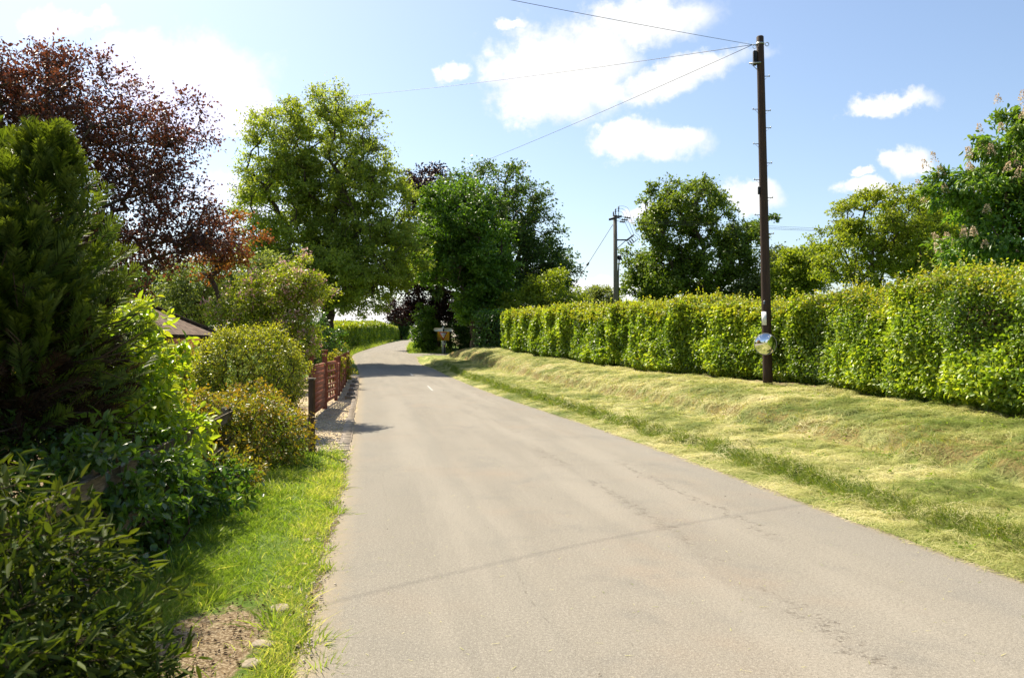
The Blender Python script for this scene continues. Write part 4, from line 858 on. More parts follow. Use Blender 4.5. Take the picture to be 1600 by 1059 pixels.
def right_hay():
    rng = np.random.default_rng(72); n = 560000
    y = 3.0 * (50 / 3.0) ** (rng.random(n) ** 1.15); sr = rng.random(n) * 5.1 - .12; x = XR(y) + sr
    px = x / y; ok = (px < 1.0) & (px > -.2) & (rng.random(n) < np.clip((sr + .13) / .2, 0, 1)); x, y, sr = x[ok], y[ok], sr[ok]; n = len(x)
    wv = (n1(y * .55, 5) - .5) * .45 + (n2(x * 1.6, y * 1.6, 8) - .5) * .5; lp = np.minimum(np.abs(sr + wv - .57) / .12, np.abs(sr + wv - 2.32) / .16); kq = rng.random(n) < np.clip(lp - .1, .22, 1); x, y, sr = x[kq], y[kq], sr[kq]; n = len(x)
    e = .08; gx = (ground(x + e, y) - ground(x - e, y)) / (2 * e); gy = (ground(x, y + e) - ground(x, y - e)) / (2 * e)
    nr = unit(np.stack([-gx, -gy, np.ones(n)], 1))
    P = np.stack([x, y, np.maximum(ground(x, y), ZR(y) + .012) + rng.random(n) * (.012 + np.clip(n2(x * 5, y * 5, 96, 2) - .5, 0, 1) * .30 * np.clip(sr / .3, .1, 1))], 1)
    ang = (n2(x * 1.1, y * 1.1, 91, 2) * 2 - 1) * 4 + rng.normal(0, 1.5, n)
    D = np.stack([np.cos(ang), np.sin(ang), np.zeros(n)], 1); D = unit(D - nr * (D * nr).sum(1)[:, None] + nr * rng.uniform(-.05, .32, n)[:, None])
    far = np.clip(y / 9, .8, 2.6)
    L = rng.uniform(.06, .2, n) * np.clip(far, 1, 1.5); W = rng.uniform(.003, .006, n) * far
    patch = n2(x * 1.3, y * 1.3, 92, 3); green = n2(x * .7 + 9, y * .7, 93, 2)
    rnd = np.clip(.56 + (patch - .5) * 1.9 + rng.normal(0, .22, n) - np.clip((green - .50) * 3.4, 0, .55), 0, 1)
    blades('cut_grass', 'pale mown grass lying over the right verge', P, D, nr + rng.normal(0, .2, (n, 3)), L, W, -nr, LM['hay'], rnd)
    # upright tufts along the lip and on the bank
    m = 120000; y = 3.0 * (46 / 3.0) ** rng.random(m); w = rng.random(m)
    sr = np.where(w < .5, .59 + rng.normal(0, .09, m) - (n1(y * .55, 5) - .5) * .45, np.where(w < .85, 2.42 + rng.normal(0, .28, m) - (n1(y * .55, 5) - .5) * .45, 4.2 + rng.normal(0, .3, m)))
    x = XR(y) + sr; cl = n2(x * 4.6, y * 3.6, 95, 4); ok = (rng.random(m) < np.clip((cl - np.where(w < .5, .26, .42)) * 4, .03, 1)) & (x / y < 1.0); x, y, sr = x[ok], y[ok], sr[ok]; m = len(x)
    P = np.stack([x, y, ground(x, y) - .02], 1); D = unit(rng.normal(0, .7, (m, 3)) + np.array([-.3, -.1, 1.])); far = np.clip(y / 9, .8, 2.4)
    bend = rng.normal(0, .9, (m, 3)) + np.array([-.25, 0, -.8])
    blades('verge_tuft', 'uncut green tufts along the step of the right verge', P, D, rng.normal(0, 1, (m, 3)), rng.uniform(.035, .11, m) * (1 + .5 * (sr < 1)) * (1 + .8 * (n2(x * 5, y * 5, 97, 2) - .5)), rng.uniform(.003, .006, m) * far, bend, LM['hayg'], np.clip(rng.normal(.32, .22, m) + (sr > 1.5) * .4, 0, 1))
    # broad leaved weeds in the mown grass
    q = 260; yc = 4.6 * (30 / 4.6) ** rng.random(q); sc = rng.random(q) * 4.0 + .15; k = 9; y = np.repeat(yc, k) + rng.normal(0, .05, q * k); x = np.repeat(XR(yc) + sc, k) + rng.normal(0, .05, q * k); m = q * k
    V, F, kf = leaf_geo(np.stack([x, y, ground(x, y) + rng.uniform(.01, .05, m)], 1), rng.normal(0, 1, (m, 3)) * [1, 1, .25] + [0, 0, .25], rng.normal(0, .4, (m, 3)) + [0, 0, 1], rng.uniform(.02, .055, m), rng.uniform(.012, .03, m), .2, True)
    o = build('verge_weed', V, F, LM['maple'], fattr=dict(rnd=np.repeat(rng.random(m) * .6, kf), tip=np.zeros(m * kf))); tag(o, 'small broad leaved weeds dotted through the mown right verge', 'weeds', kind='stuff')
    # island grass and far roadside grass
    m = 16000; y = rng.uniform(58, 100, m); side = rng.random(m) < .5
    x = np.where(side, XR(y) + rng.random(m) * 3.5 + .05, XL(y) - rng.random(m) * 1.0 - .05); ok = ~((y < 61.5) & side); x, y = x[ok], y[ok]; m = len(x)
    P = np.stack([x, y, ground(x, y) - .02], 1); D = unit(rng.normal(0, .4, (m, 3)) + np.array([0, 0, 1.]))
    blades('roadside_grass', 'grass beside the far road beyond the junction', P, D, rng.normal(0, 1, (m, 3)), rng.uniform(.12, .3, m), rng.uniform(.02, .04, m), rng.normal(0, 1, (m, 3)), LM['blade'], np.clip(rng.normal(.6, .2, m), 0, 1))
right_hay()

def pebbles():
    rng = np.random.default_rng(73); n = 5200
    y = np.where(rng.random(n) < .75, 12 + rng.random(n) ** 1.6 * 26, 3.4 + rng.random(n) * 9); sl = np.where(y > 12, rng.random(n) * 1.0 + .1, rng.normal(.06, .05, n)); x = XL(y) - sl
    r = rng.uniform(.006, .02, n) * np.where(y < 12, .6, 1.2)
    z = np.where(sl > .03, ground(x, y), ZR(y) + .01) + r * .3
    octv = np.array([[1, 0, 0], [0, 1, 0], [-1, 0, 0], [0, -1, 0], [0, 0, .7], [0, 0, -.7]], float)
    V = (np.stack([x, y, z], 1)[:, None] + (octv[None] + rng.normal(0, .2, (n, 6, 3))) * r[:, None, None]).reshape(-1, 3)
    f = np.array([[0, 1, 4], [1, 2, 4], [2, 3, 4], [3, 0, 4], [1, 0, 5], [2, 1, 5], [3, 2, 5], [0, 3, 5]]); F = (np.arange(n)[:, None, None] * 6 + f[None]).reshape(-1, 3)
    o = build('gravel', V, F, M['kerb']); tag(o, 'loose pale gravel on the strip by the red fence', 'gravel', kind='stuff')
    n = 420; y = 3.6 * (22 / 3.6) ** rng.random(n); la = rng.random(n) * 4.9; x = XL(y) + la; ang = rng.random(n) * PI * 2
    zr = ZR(y) + .045 * (1 - (la / 4.9 * 2 - 1) ** 2) + (n2(x * .7, y * .7, 77) - .5) * .022 + .004
    D = np.stack([np.cos(ang), np.sin(ang), np.full(n, .05)], 1)
    blades('fallen_grass', 'scattered dry grass and bits lying on the road', np.stack([x, y, zr], 1), D, np.tile([0, 0, 1.], (n, 1)), rng.uniform(.015, .06, n), rng.uniform(.002, .005, n), np.zeros((n, 3)), LM['hay'], rng.random(n), 'debris')
    n = 22; y = 3.8 * (16 / 3.8) ** rng.random(n); la = rng.uniform(.1, 4.7, n); x = XL(y) + la; z = ZR(y) + .045 * (1 - (la / 4.9 * 2 - 1) ** 2) + (n2(x * .7, y * .7, 77) - .5) * .022 + .007
    V, F, k = leaf_geo(np.stack([x, y, z], 1), rng.normal(0, 1, (n, 3)) * [1, 1, .12], rng.normal(0, .3, (n, 3)) + [0, 0, 1], rng.uniform(.015, .035, n), rng.uniform(.005, .012, n), .35, False)
    o = build('fallen_leaf', V, F, LM['deadspray'], fattr=dict(rnd=rng.random(n), tip=np.zeros(n))); tag(o, 'small dark dead leaves and twigs scattered on the tarmac', 'leaves', kind='stuff')
    # litter of dead leaves on the bare earth
    n = 1500; y = rng.uniform(3.4, 9, n); x = np.where(y < 5.4, -1.68 + rng.normal(0, .3, n), XL(y) - rng.uniform(1.0, 1.9, n)); z = ground(x, y) + .008
    V, F, k = leaf_geo(np.stack([x, y, z], 1), rng.normal(0, 1, (n, 3)) * [1, 1, .15], rng.normal(0, .4, (n, 3)) + [0, 0, 1], rng.uniform(.012, .035, n), rng.uniform(.008, .02, n), .3, False)
    o = build('leaf_litter', V, F, LM['deadspray'], fattr=dict(rnd=rng.random(n), tip=np.zeros(n))); tag(o, 'brown leaf litter on the bare earth of the left verge', 'leaves', kind='stuff')
pebbles()

def rock(name, label, loc, sz, mat, seed, flat=.4, cat='stone', group=None):
    rng = np.random.default_rng(seed); V = []; F = []; nu, nv = 10, 6
    for i in range(nv + 1):
        for j in range(nu):
            a = 2 * PI * j / nu; b_ = PI * i / nv; d = np.array([math.sin(b_) * math.cos(a), math.sin(b_) * math.sin(a), math.cos(b_)])
            e = np.sign(d) * np.abs(d) ** .7; V.append(e * np.array([sz, sz * .75, sz * flat]))
    V = np.array(V); V *= (1 + (fbm(V / sz * 1.7 + seed, seed, 2) - .5)[:, None] * .6)
    for i in range(nv):
        for j in range(nu): F.append((i * nu + j, i * nu + (j + 1) % nu, (i + 1) * nu + (j + 1) % nu, (i + 1) * nu + j)[::-1])
    o = build(name, V, np.array(F), mat, smooth=False); o.location = loc; o.rotation_euler = (0, 0, rng.random() * 3); return tag(o, label, cat, group)
stl = [(437, 945, .085, 'flat pale stone in the grass nearest the bare earth'), (412, 1002, .075, 'pale stone half buried in the nearest grass at the bottom edge'), (470, 876, .06, 'small pale stone level with the dandelion, in the verge grass'),
       (478, 838, .06, 'small pale stone beyond the dandelion, near the road edge'), (392, 1030, .07, 'pale flat stone lowest in the photo, on the left verge'), (448, 912, .05, 'tiny pale stone between larger verge stones')]
for i, (px, py, s, lb) in enumerate(stl):
    d = 1250 * (EYE - .06) / (py - 535); x = PX(px, d); rock('edging_stone', lb, (x, d, G(x, d) + .0), s * .9, M['stone2'], 200 + i, .22, group='stones set in the left verge')
lb4 = ['dark rough stone at the fence foot nearest the gate', 'second dark stone along the foot of the red fence', 'third dark stone along the red fence, half way to its end', 'dark stone by the far half of the red fence', 'farthest dark stone at the foot of the red fence']
for i, y in enumerate((23.6, 25.4, 27.6, 30.2, 33.0)):
    x = -5.03 - (y - 22.9) * .179 + .38; rock('rough_stone', lb4[i], (x, y, G(x, y) + .02), .17, M['stone'], 220 + i, .6, group='stones along the foot of the red fence')

def dandelion():
    d = 6.62; x = PX(403, d); z = G(x, d); zt = PZ(853, d); root = thing('dandelion', 'white dandelion seed head standing in the left verge grass', 'flower', (x, d, z))
    mb = MB(); mb.tube([(0, 0, 0), (.004, 0, (zt - z) * .5), (0, 0, zt - z)], .0025, 6); mb.build('stem', simple('dandelion_stem', (.14, .2, .05), None, 5), root)
    rng = np.random.default_rng(5); n = 260; dr = unit(rng.normal(0, 1, (n, 3))); c = np.array([0, 0, zt - z])
    V, F = seg_tubes(c + dr * .003, c + dr * .019, np.full(n, .0006), np.full(n, .0012), 3)
    V2, F2, k = leaf_geo(c + np.repeat(dr, 3, 0) * .017, np.repeat(dr, 3, 0) + rng.normal(0, .8, (n * 3, 3)), rng.normal(0, 1, (n * 3, 3)), .007, .003, .1, False)
    build('seed_head', np.concatenate([V, V2]), np.concatenate([F, F2 + len(V)]), simple('seed_fluff', (.7, .68, .62), (.8, .78, .74), 30), root)
dandelion()

# ------------------------------------------------------------------ tall pole with mirror
def Zcyl(mb, p, r, n=12): mb.tube(p, r, n)
PD = 18.4; pbx = PX(1200, PD); pbz = G(pbx, PD); ptx = PX(1187.5, PD); ptz = PZ(57, PD)
POLE = thing('telegraph_pole', 'tall dark brown wooden pole with steps and a round mirror on the right bank', 'pole', (pbx, PD, pbz))
H = ptz - pbz; ldx = ptx - pbx
def pc(z): return np.array([ldx * z / H, 0, z])
def pz(py): return PZ(py, PD) - pbz
def prad(z): return .112 - .030 * z / H
mb = MB(); zs = np.linspace(-.3, H - .02, 14)
mb.tube([pc(z) for z in zs] + [pc(H)], [prad(z) for z in zs] + [prad(H) * .8], 18); mb.build('shaft', M['pole'], POLE, True)
mb = MB(); mb.lathe(pc(pz(69)), [(prad(H) + .004, -.02), (prad(H) + .012, -.02), (prad(H) + .012, .02), (prad(H) + .004, .02)], n=20); mb.build('band', M['steel'], POLE)
mb = MB(); t = np.linspace(0, 2 * PI, 15); c = pc(pz(70)) + np.array([.15, -.02, 0]); mb.tube([c + np.array([.042 * math.cos(a), 0, .042 * math.sin(a)]) for a in t], .008, 6, False); mb.build('ring', M['steel'], POLE)
mb = MB(); c = pc(pz(71)); mb.tube([c + (-.07, -.02, 0), c + (-.19, -.03, .0)], .011, 6); t = np.linspace(0, 2 * PI, 13); mb.tube([c + np.array([-.14 + .04 * math.cos(a), -.03, -.05 + .04 * math.sin(a)]) for a in t], .006, 6, False); mb.build('hook', M['steel'], POLE)
mb = MB(); zc = pz(91); mb.box(pc(zc) + (-.128, 0, 0), (.085, .09, .34), None, .015); mb.build('terminal_box', M['dark'], POLE)
mb = MB(); zc = pz(100); c = pc(zc); mb.bar(c + (-.27, -.02, 0), c + (-.02, -.1, 0), .025, .03); mb.tube([c + (-.22, -.02, -.01), c + (-.09, -.02, -.14)], .008, 6); mb.build('bracket', M['steel'], POLE)
for (py, s) in [(171, -1), (225, -1), (281, -1), (336, -1), (119.5, 1), (173, 1), (200, 1), (255, 1), (309, 1), (365, 1)]:
    mb = MB(); z = pz(py); c = pc(z); r = prad(z); mb.tube([c + (s * (r - .02), 0, 0), c + (s * (r + .115), 0, 0)], .009, 6); mb.tube([c + (s * (r + .11), 0, -.012), c + (s * (r + .11), 0, .03)], .011, 6)
    mb.tube([c + (s * (r + .075), 0, -.005), c + (s * (r - .005), 0, -.085)], .004, 5); mb.build('step_iron', M['steel'], POLE)
mb = MB(); mb.box(pc(pz(298)) + (-prad(0) * .99, -.02, 0), (.05, .06, .18), None, .01); mb.build('cable_guard', M['dark'], POLE)
# curved number plate: a patch of the cylinder
mb = MB(); V = []; z0, z1 = pz(508), pz(487); na = 7
for z in (z0, z1):
    for rr_ in (prad(z) + .004, prad(z) + .007):
        for a in np.linspace(R(183), R(252), na): V.append(pc(z) + np.array([rr_ * math.cos(a), rr_ * math.sin(a), 0]))
F = []
for i in range(na - 1): F += [(na + i, na + i + 1, 3 * na + i + 1, 3 * na + i), (i, 2 * na + i, 2 * na + i + 1, i + 1), (i, i + 1, na + i + 1, na + i), (2 * na + i, 3 * na + i, 3 * na + i + 1, 2 * na + i + 1)]
mb.add(V, F); mb.build('number_plate', M['white'], POLE)
mb = MB(); z = pz(473); mb.box(pc(z) + (-.075, -.083, 0), (.03, .02, .08), None, .004); mb.build('small_plate', M['steel'], POLE)
# convex mirror
mr = thing('convex_mirror', 'round convex traffic mirror fixed low on the tall dark pole', 'mirror', (0, 0, 0))
fx, fy = -.16, -1.; fn = unit(np.array([fx, fy, -.13])); mc = np.array([PX(1197.5, PD - .3), PD - .24, PZ(537.5, PD - .24)]); Rs = .40; rm = .24
prof = []
for i in range(13): a = math.asin(rm / Rs) * i / 12; prof.append((max(Rs * math.sin(a), 1e-4), Rs * math.cos(a) - Rs * math.cos(math.asin(rm / Rs))))
mb = MB(); mb.lathe(mc, prof, fn, 40); mb.build('mirror_face', M['mirror'], mr, True)
mb = MB(); mb.lathe(mc, [(rm - .002, .0), (rm + .002, .006), (rm + .009, .003), (rm + .010, -.012), (rm - .01, -.03), (.06, -.05), (.001, -.05)], fn, 40); mb.build('rim', simple('grey_plastic', (.30, .30, .29), (.36, .36, .35), 9, .5), mr, True)
mb = MB(); mb.tube([mc - fn * .04, mc - fn * .14], .018, 8); mb.build('mount', M['steel'], mr)

# ------------------------------------------------------------------ cables
def cable(label, a, b, sag, r, n=40, group='overhead cables from the tall pole'):
    a = np.array(a, float); b = np.array(b, float); f = np.linspace(0, 1, n); P = a + (b - a) * f[:, None]; P[:, 2] -= sag * 4 * f * (1 - f)
    mb = MB(); mb.tube(P - a, r, 6); o = mb.build('overhead_cable', M['wire']); o.location = tuple(a); return tag(o, label, 'cable', group)
hookp = np.array([pbx, PD, pbz]) + pc(pz(71)) + np.array([-.18, -.03, 0])
cable('cable rising from the tall pole out of the top of the photo', hookp, (-9.72, 4.2, 5.55), .10, .0045)
cable('long cable from the tall pole crossing the sky to the pale tree', hookp, (PX(330, 46), 46, PZ(160, 46)), .35, .006)
cable('cable descending from the tall pole to the junction trees', hookp, (PX(560, 66), 66, PZ(318, 66)), .4, .0065)

# ------------------------------------------------------------------ electricity pole with switchgear
ED = 43; ex = PX(962, ED); eb = np.array([ex, ED, G(ex, ED)]); EP = thing('electricity_pole', 'weathered pole with insulators and cross arms behind the hedge', 'pole', tuple(eb))
def ep(px, py, dy=0): return np.array([PX(px, ED + dy), ED + dy, PZ(py, ED + dy)]) - eb
top = ep(961, 336)
mb = MB(); mb.tube([(0.03, 0, -.3), (0, 0, top[2] * .5), top], [.14, .12, .10], 14); mb.build('shaft', M['greypole'], EP, True)
mb = MB(); mb.bar(ep(952.5, 343, -1.1), ep(970.5, 338, 1.3), .09, .11); mb.bar(ep(957, 337.5) + (0, -.12, 0), ep(968, 338.2) + (0, -.12, 0), .04, .04); mb.build('cross_arm', M['dark'], EP)
def insulator(p0, p1, r=.055, nd=3):
    p0 = np.asarray(p0, float); p1 = np.asarray(p1, float); L = np.linalg.norm(p1 - p0); pr = [(.001, 0), (r * .45, 0)]
    for i in range(nd): a = L * (i + .15) / nd; pr += [(r * .45, a), (r, a + L * .12 / nd), (r * .5, a + L * .45 / nd)]
    pr += [(r * .3, L), (.001, L)]; m = MB(); m.lathe(p0, pr, p1 - p0, 10); m.build('insulator', M['dark'], EP, True)
for (a, b_, dy) in (((958.6, 337), (958.4, 330.5), -.8), ((961.7, 335), (961.8, 326), .1), ((966.5, 331), (966.8, 322), 1.0)): insulator(ep(*a, dy), ep(*b_, dy), .055, 3)
mb = MB(); mb.tube([ep(966.5, 339, .95), ep(966.5, 331, 1.0)], .02, 6); mb.build('pin', M['dark'], EP)
strs = [((968.5, 346.2), (976.5, 347), -.9), ((971, 343), (981, 344), .1), ((976, 339.5), (985.5, 341), 1.1)]
ends = []
for (a, b_, dy) in strs: insulator(ep(*a, dy), ep(*b_, dy), .075, 3); ends.append(ep(*b_, dy))
for (a, b_, dy), st in zip(strs, ((957, 343.5, -.9), (963, 340, .1), (970, 338.5, 1.1))):
    mb = MB(); mb.tube([ep(*st), ep(*a, dy)], .012, 5); mb.build('tie_rod', M['dark'], EP)
mb = MB(); mb.bar(ep(964, 375), ep(982, 375, .1), .06, .07); mb.bar(ep(979, 376, -1.), ep(989.5, 367.5, 1.), .07, .07); mb.tube([ep(963.5, 389), ep(977.5, 376)], .022, 6); mb.build('bracket_arm', M['dark'], EP)
for (a, b_, dy) in (((980.5, 378), (984, 383), -.8), ((983.5, 375.5), (987, 380.5), 0), ((986.5, 373), (990, 378), .8)): insulator(ep(*a, dy), ep(*b_, dy), .06, 3)
for j, (q, dy) in enumerate((((984, 383), -.8), ((987, 380.5), 0), ((990, 378), .8))):
    mb = MB(); s = ep(990.5 - 3.2 * (1 - j), 366.8 + 2.2 * (1 - j), dy); e = ep(*q, dy); f = np.linspace(0, 1, 12)
    mb.tube([s + (e - s) * k + np.array([.26 * math.sin(PI * k), 0, .02 * math.sin(PI * k)]) for k in f], .011, 5)
    mb.tube([ends[j], ends[j] + (s - ends[j]) * .5 + (.02, 0, -.05), s], .010, 5)
    s2 = (ep(958.4, 330.5, -.8), ep(961.8, 326, .1), ep(966.8, 322, 1.))[j]; f = np.linspace(0, 1, 14)
    mb.tube([s2 + (ends[j] - s2) * k + np.array([.16 * math.sin(PI * k), 0, .22 * math.sin(PI * k)]) for k in f], .008, 5)
    mb.build('jumper_wire', M['wire'], EP)
mb = MB(); mb.box(ep(968, 402.5), (.20, .2, .26), None, .05); mb.box(ep(971, 405.5), (.1, .1, .08), None, .02); mb.build('sealing_box', M['dark'], EP)
mb = MB(); mb.tube([ep(967.5, 406), ep(967, 412), ep(966.3, 425), ep(966.2, 480)], .035, 8); mb.build('down_cable', M['wire'], EP, True)
gw = thing('guy_wire', 'slanting stay wire with a small insulator left of the electricity pole', 'wire', tuple(eb))
a, b_ = ep(957.5, 351), ep(860, 505, -2.5); mb = MB(); mb.tube([a, b_], .014, 6); mb.build('strand', M['wire'], gw)
m_ = a + (b_ - a) * .415; mb = MB(); mb.lathe(m_, [(.001, -.1), (.05, -.09), (.06, 0), (.05, .09), (.001, .1)], unit(b_ - a), 10); mb.build('insulator', M['dark'], gw, True)
for j, lb in enumerate(('lowest of three thin power lines running right from the electricity pole', 'middle of three thin power lines running right from the electricity pole', 'highest of three thin power lines running right from the electricity pole')):
    s = eb + ends[j]; py = (361, 358, 353)[j]
    cable(lb, s, (PX(1760, 52), 52 + j, PZ(py + 8, 52)), .22, .008, group='power lines from the electricity pole')

# ------------------------------------------------------------------ give way sign and finger post
SD = 61; sx = PX(692, SD)
gs = thing('give_way_sign', 'yellow backed give way triangle sign on a grey post at the junction', 'sign', (sx, SD, G(sx, SD)))
def sp(px, py, dy=0): return np.array([PX(px, SD), SD + dy, PZ(py, SD)]) - np.array([sx, SD, G(sx, SD)])
mb = MB()
c = (sp(683.5, 518) + sp(702, 532)) / 2; w = (702 - 683.5) / 1250 * SD; h = 14 / 1250 * SD; mb.box(c, (w, .012, h), None, .002); mb.build('backboard', M['orange'], gs)
def tri(name, mat, s, y0, y1):
    cc = sp(692.7, 523.2); hh = .62 * s; ww = .62 * s; q = np.array([[-ww, .36 * s * 1.1], [ww, .36 * s * 1.1], [0, -.68 * s * 1.05]]) * .86
    V = [(cc[0] + a, y, cc[2] + b_) for y in (y0, y1) for (a, b_) in q]; m = MB(); m.add(V, [(0, 1, 2)[::-1], (3, 4, 5), (0, 3, 5, 2), (1, 4, 3, 0), (2, 5, 4, 1)]); return m.build(name, mat, gs)
tri('triangle_border', M['signred'], .62, -.016, -.006); tri('triangle_face', M['signgrey'], .44, -.021, -.016)
def text(name, body, loc, size, mat, parent, rot=(PI / 2, 0, 0)):
    cu = bpy.data.curves.new(name, 'FONT'); cu.body = body; cu.size = size; cu.align_x = 'CENTER'; cu.align_y = 'CENTER'; cu.extrude = .001
    o = bpy.data.objects.new(name, cu); C.objects.link(o); bpy.context.view_layer.update()
    me = bpy.data.meshes.new_from_object(o.evaluated_get(bpy.context.evaluated_depsgraph_get())); bpy.data.objects.remove(o)
    me.materials.clear(); me.materials.append(mat); q = bpy.data.objects.new(name, me); C.objects.link(q); q.parent = parent; q.location = loc; q.rotation_euler = rot; return q
cc = sp(692.7, 521.6); text('lettering', 'GIVE\nWAY', (cc[0], -.023, cc[2]), .13, M['black'], gs)
mb = MB(); mb.tube([sp(690.5, 558, .05), sp(690.5, 519, .05)], .035, 10); mb.tube([sp(695.5, 558, .05), sp(695.5, 519, .05)], .035, 10); mb.build('post', M['steel'], gs)
FD = 61.5; fxx = PX(692.5, FD); fp_ = thing('finger_post', 'white finger signpost with two arms rising behind the yellow sign', 'sign', (fxx, FD, G(fxx, FD)))
def fpt(px, py): return np.array([PX(px, FD), FD, PZ(py, FD)]) - np.array([fxx, FD, G(fxx, FD)])
mb = MB(); mb.tube([(0, 0, -.2), fpt(692.5, 511.5)], .055, 10); mb.lathe(fpt(692.5, 511.5), [(.06, 0), (.045, .06), (.001, .09)], n=10); mb.build('post', M['white'], fp_, True)
def arm(p0, p1, ang):
    a, b_ = fpt(*p0), fpt(*p1); L = np.linalg.norm(b_ - a); h = .27; V = []; ou = []
    for t in np.linspace(-PI / 2, PI / 2, 9): ou.append((L - h / 2 + h / 2 * math.cos(t), h / 2 * math.sin(t)))
    ou += [(0, h / 2), (0, -h / 2)]; dirx = np.array([math.copysign(math.cos(ang), b_[0] - a[0]), math.sin(ang), 0])
    n = len(ou); yv = np.array([0, .02, 0])
    V = [a + dirx * u + np.array([0, 0, v]) - yv for u, v in ou] + [a + dirx * u + np.array([0, 0, v]) + yv for u, v in ou]
    f = [tuple(range(n)), tuple(range(n, 2 * n))[::-1]] + [(i, (i + 1) % n, n + (i + 1) % n, n + i) for i in range(n)]
    m = MB(); m.add(V, f); return m.build('arm', M['white'], fp_)
arm((691.5, 515), (677.5, 515), .05); arm((693.5, 515.2), (706.6, 515.2), -.05)
mb = MB(); c = fpt(693.2, 515.6); mb.box(c + (0, -.075, 0), (.10, .03, .2), None, .01); mb.build('arm_clamp', M['black'], fp_)
mk = PX(694.3, 60.2); mko = thing('marker_post', 'small dark marker post with a white reflector below the give way sign', 'post', (mk, 60.2, G(mk, 60.2)))
mb = MB(); mb.box((0, 0, .45), (.09, .06, .95), None, .01); mb.build('shaft', M['dark'], mko); mb = MB(); mb.box((0, -.036, .78), (.07, .012, .16), None, .003); mb.build('reflector', M['white'], mko)
mb = MB(); mb.box((0, -.036, .62), (.07, .012, .09), None, .003); mb.build('red_band', M['signred'], mko)

# ------------------------------------------------------------------ fences and gate on the left
def post_rail():
    A = np.array([-2.20, 2.6]); dv = np.array([-.176, 1]); dv = dv / np.linalg.norm(dv)
    p_at = lambda y: np.array([-2.64 - .176 * (y - 5.1), y])
    root = thing('post_and_rail_fence', 'weathered grey post and rail fence running through the left shrubs', 'fence', (*p_at(5.1), G(*p_at(5.1)))); o = np.array([*p_at(5.1), G(*p_at(5.1))])
    zt = .90
    for y in (2.7, 5.1, 7.5, 9.9):
        q = p_at(y); g = G(*q); m = MB(); m.box(np.array([q[0] - .05, q[1], (g - .2 + .9) / 2]) - o, (.095, .095, 1.0 - g + .1), None, .006); m.build('post', M['railwood'], root)
    for (z, y1) in ((.80, 9.95), (.42, 9.95)):
        m = MB(); a = np.array([*p_at(2.3), z]) - o; b_ = np.array([*p_at(y1), z]) - o; m.bar(a, b_, .04, .115, bev=.005); m.build('rail', M['railwood'], root)
post_rail()

def dark_post():
    d = 11.9; x = PX(487, d); g = G(x, d); root = thing('gate_post', 'slim dark brown square post on the verge beside the red tipped shrub', 'post', (x, d, g))
    m = MB(); m.box((0, 0, .47), (.085, .085, 1.24), None, .008); m.build('shaft', M['darkwood'], root)
    m = MB(); m.bar((-.03, 0, .33), (-1.1, .15, .30), .04, .07); m.build('rail', M['darkwood'], root)
    m = MB(); m.box((0, 0, 1.105), (.11, .11, .035), None, .012); m.build('cap', M['railwood'], root)
dark_post()

def red_fence(name, label, p0, p1, n, h, posth, first=True):
    p0 = np.array(p0, float); p1 = np.array(p1, float); o = np.array([*p0, G(*p0)]); root = thing(name, label, 'fence', tuple(o)); dv = unit(p1 - p0); nv = np.array([dv[1], -dv[0]])
    for i in range(n + 1):
        q = p0 + (p1 - p0) * i / n; g = G(*q)
        if i > 0 or first:
            m = MB(); m.box(np.array([*q, g + posth / 2 - .1]) - o, (.1, .1, posth + .2), np.array([[*nv, 0], [*dv, 0], [0, 0, 1.]]), .006); m.box(np.array([*q, g + posth + .012]) - o, (.13, .13, .03), np.array([[*nv, 0], [*dv, 0], [0, 0, 1.]]), .008); m.build('post', M['redwood'], root)
        if i == n: break
        q2 = p0 + (p1 - p0) * (i + 1) / n; m = MB(); k = int(h / .115); a2 = q + dv * .055; b2 = q2 - dv * .055
        for j in range(k):
            z = .08 + j * (h - .08) / k; t = nv * (.012 if j % 2 else -.0); ga, gb = G(*a2), G(*b2)
            m.bar(np.array([*(a2 + t), ga + z + .06]) - o, np.array([*(b2 + t), gb + z + .06]) - o, .018, .122)
        m.bar(np.array([*a2, G(*a2) + h + .03]) - o, np.array([*b2, G(*b2) + h + .03]) - o, .07, .03); m.build('panel', M['redwood'], root)
    return root
red_fence('panel_fence', 'near red brown lapped panel left of the lattice gate', (-4.32, 17.2), (-4.72, 20.15), 1, 1.12, 1.36)
red_fence('panel_fence', 'run of red brown fence panels beyond the lattice gate', (-5.05, 22.95), (-7.6, 37.2), 7, 1.0, 1.22)
def gate():
    p0 = np.array([-4.80, 20.5]); p1 = np.array([-5.02, 22.75]); g = G(*p0); o = np.array([*p0, g]); root = thing('garden_gate', 'red brown wooden gate of open square lattice', 'gate', tuple(o)); dv = unit(p1 - p0); nv = np.array([dv[1], -dv[0]]); Lg = np.linalg.norm(p1 - p0)
    P = lambda s, z: np.array([*(dv * s), z]); U = np.array([*nv, 0]); m = MB()
    for s in (.06, Lg - .06): m.bar(P(s, .12), P(s, 1.16), .05, .09, up=np.array([*dv, 0]))
    for z in (.165, 1.115): m.bar(P(.105, z), P(Lg - .105, z), .05, .09)
    m.build('frame', M['redwood'], root); m = MB(); ns = 4
    for i in range(1, ns): m.bar(P(.1 + (Lg - .2) * i / ns, .2), P(.1 + (Lg - .2) * i / ns, 1.08), .025, .06, up=np.array([*dv, 0]))
    for i in range(1, 5): m.bar(P(.1, .2 + .88 * i / 5) + U * .02, P(Lg - .1, .2 + .88 * i / 5) + U * .02, .02, .05)
    m.build('lattice', M['redwood'], root); m = MB(); m.tube([P(Lg - .1, .85) + U * .05, P(Lg - .28, .85) + U * .05], .012, 6); m.build('latch', M['dark'], root)
gate()
gp = thing('gate_pillar', 'tall double red brown post hinging the lattice gate', 'post', (-4.76, 20.35, G(-4.76, 20.35)))
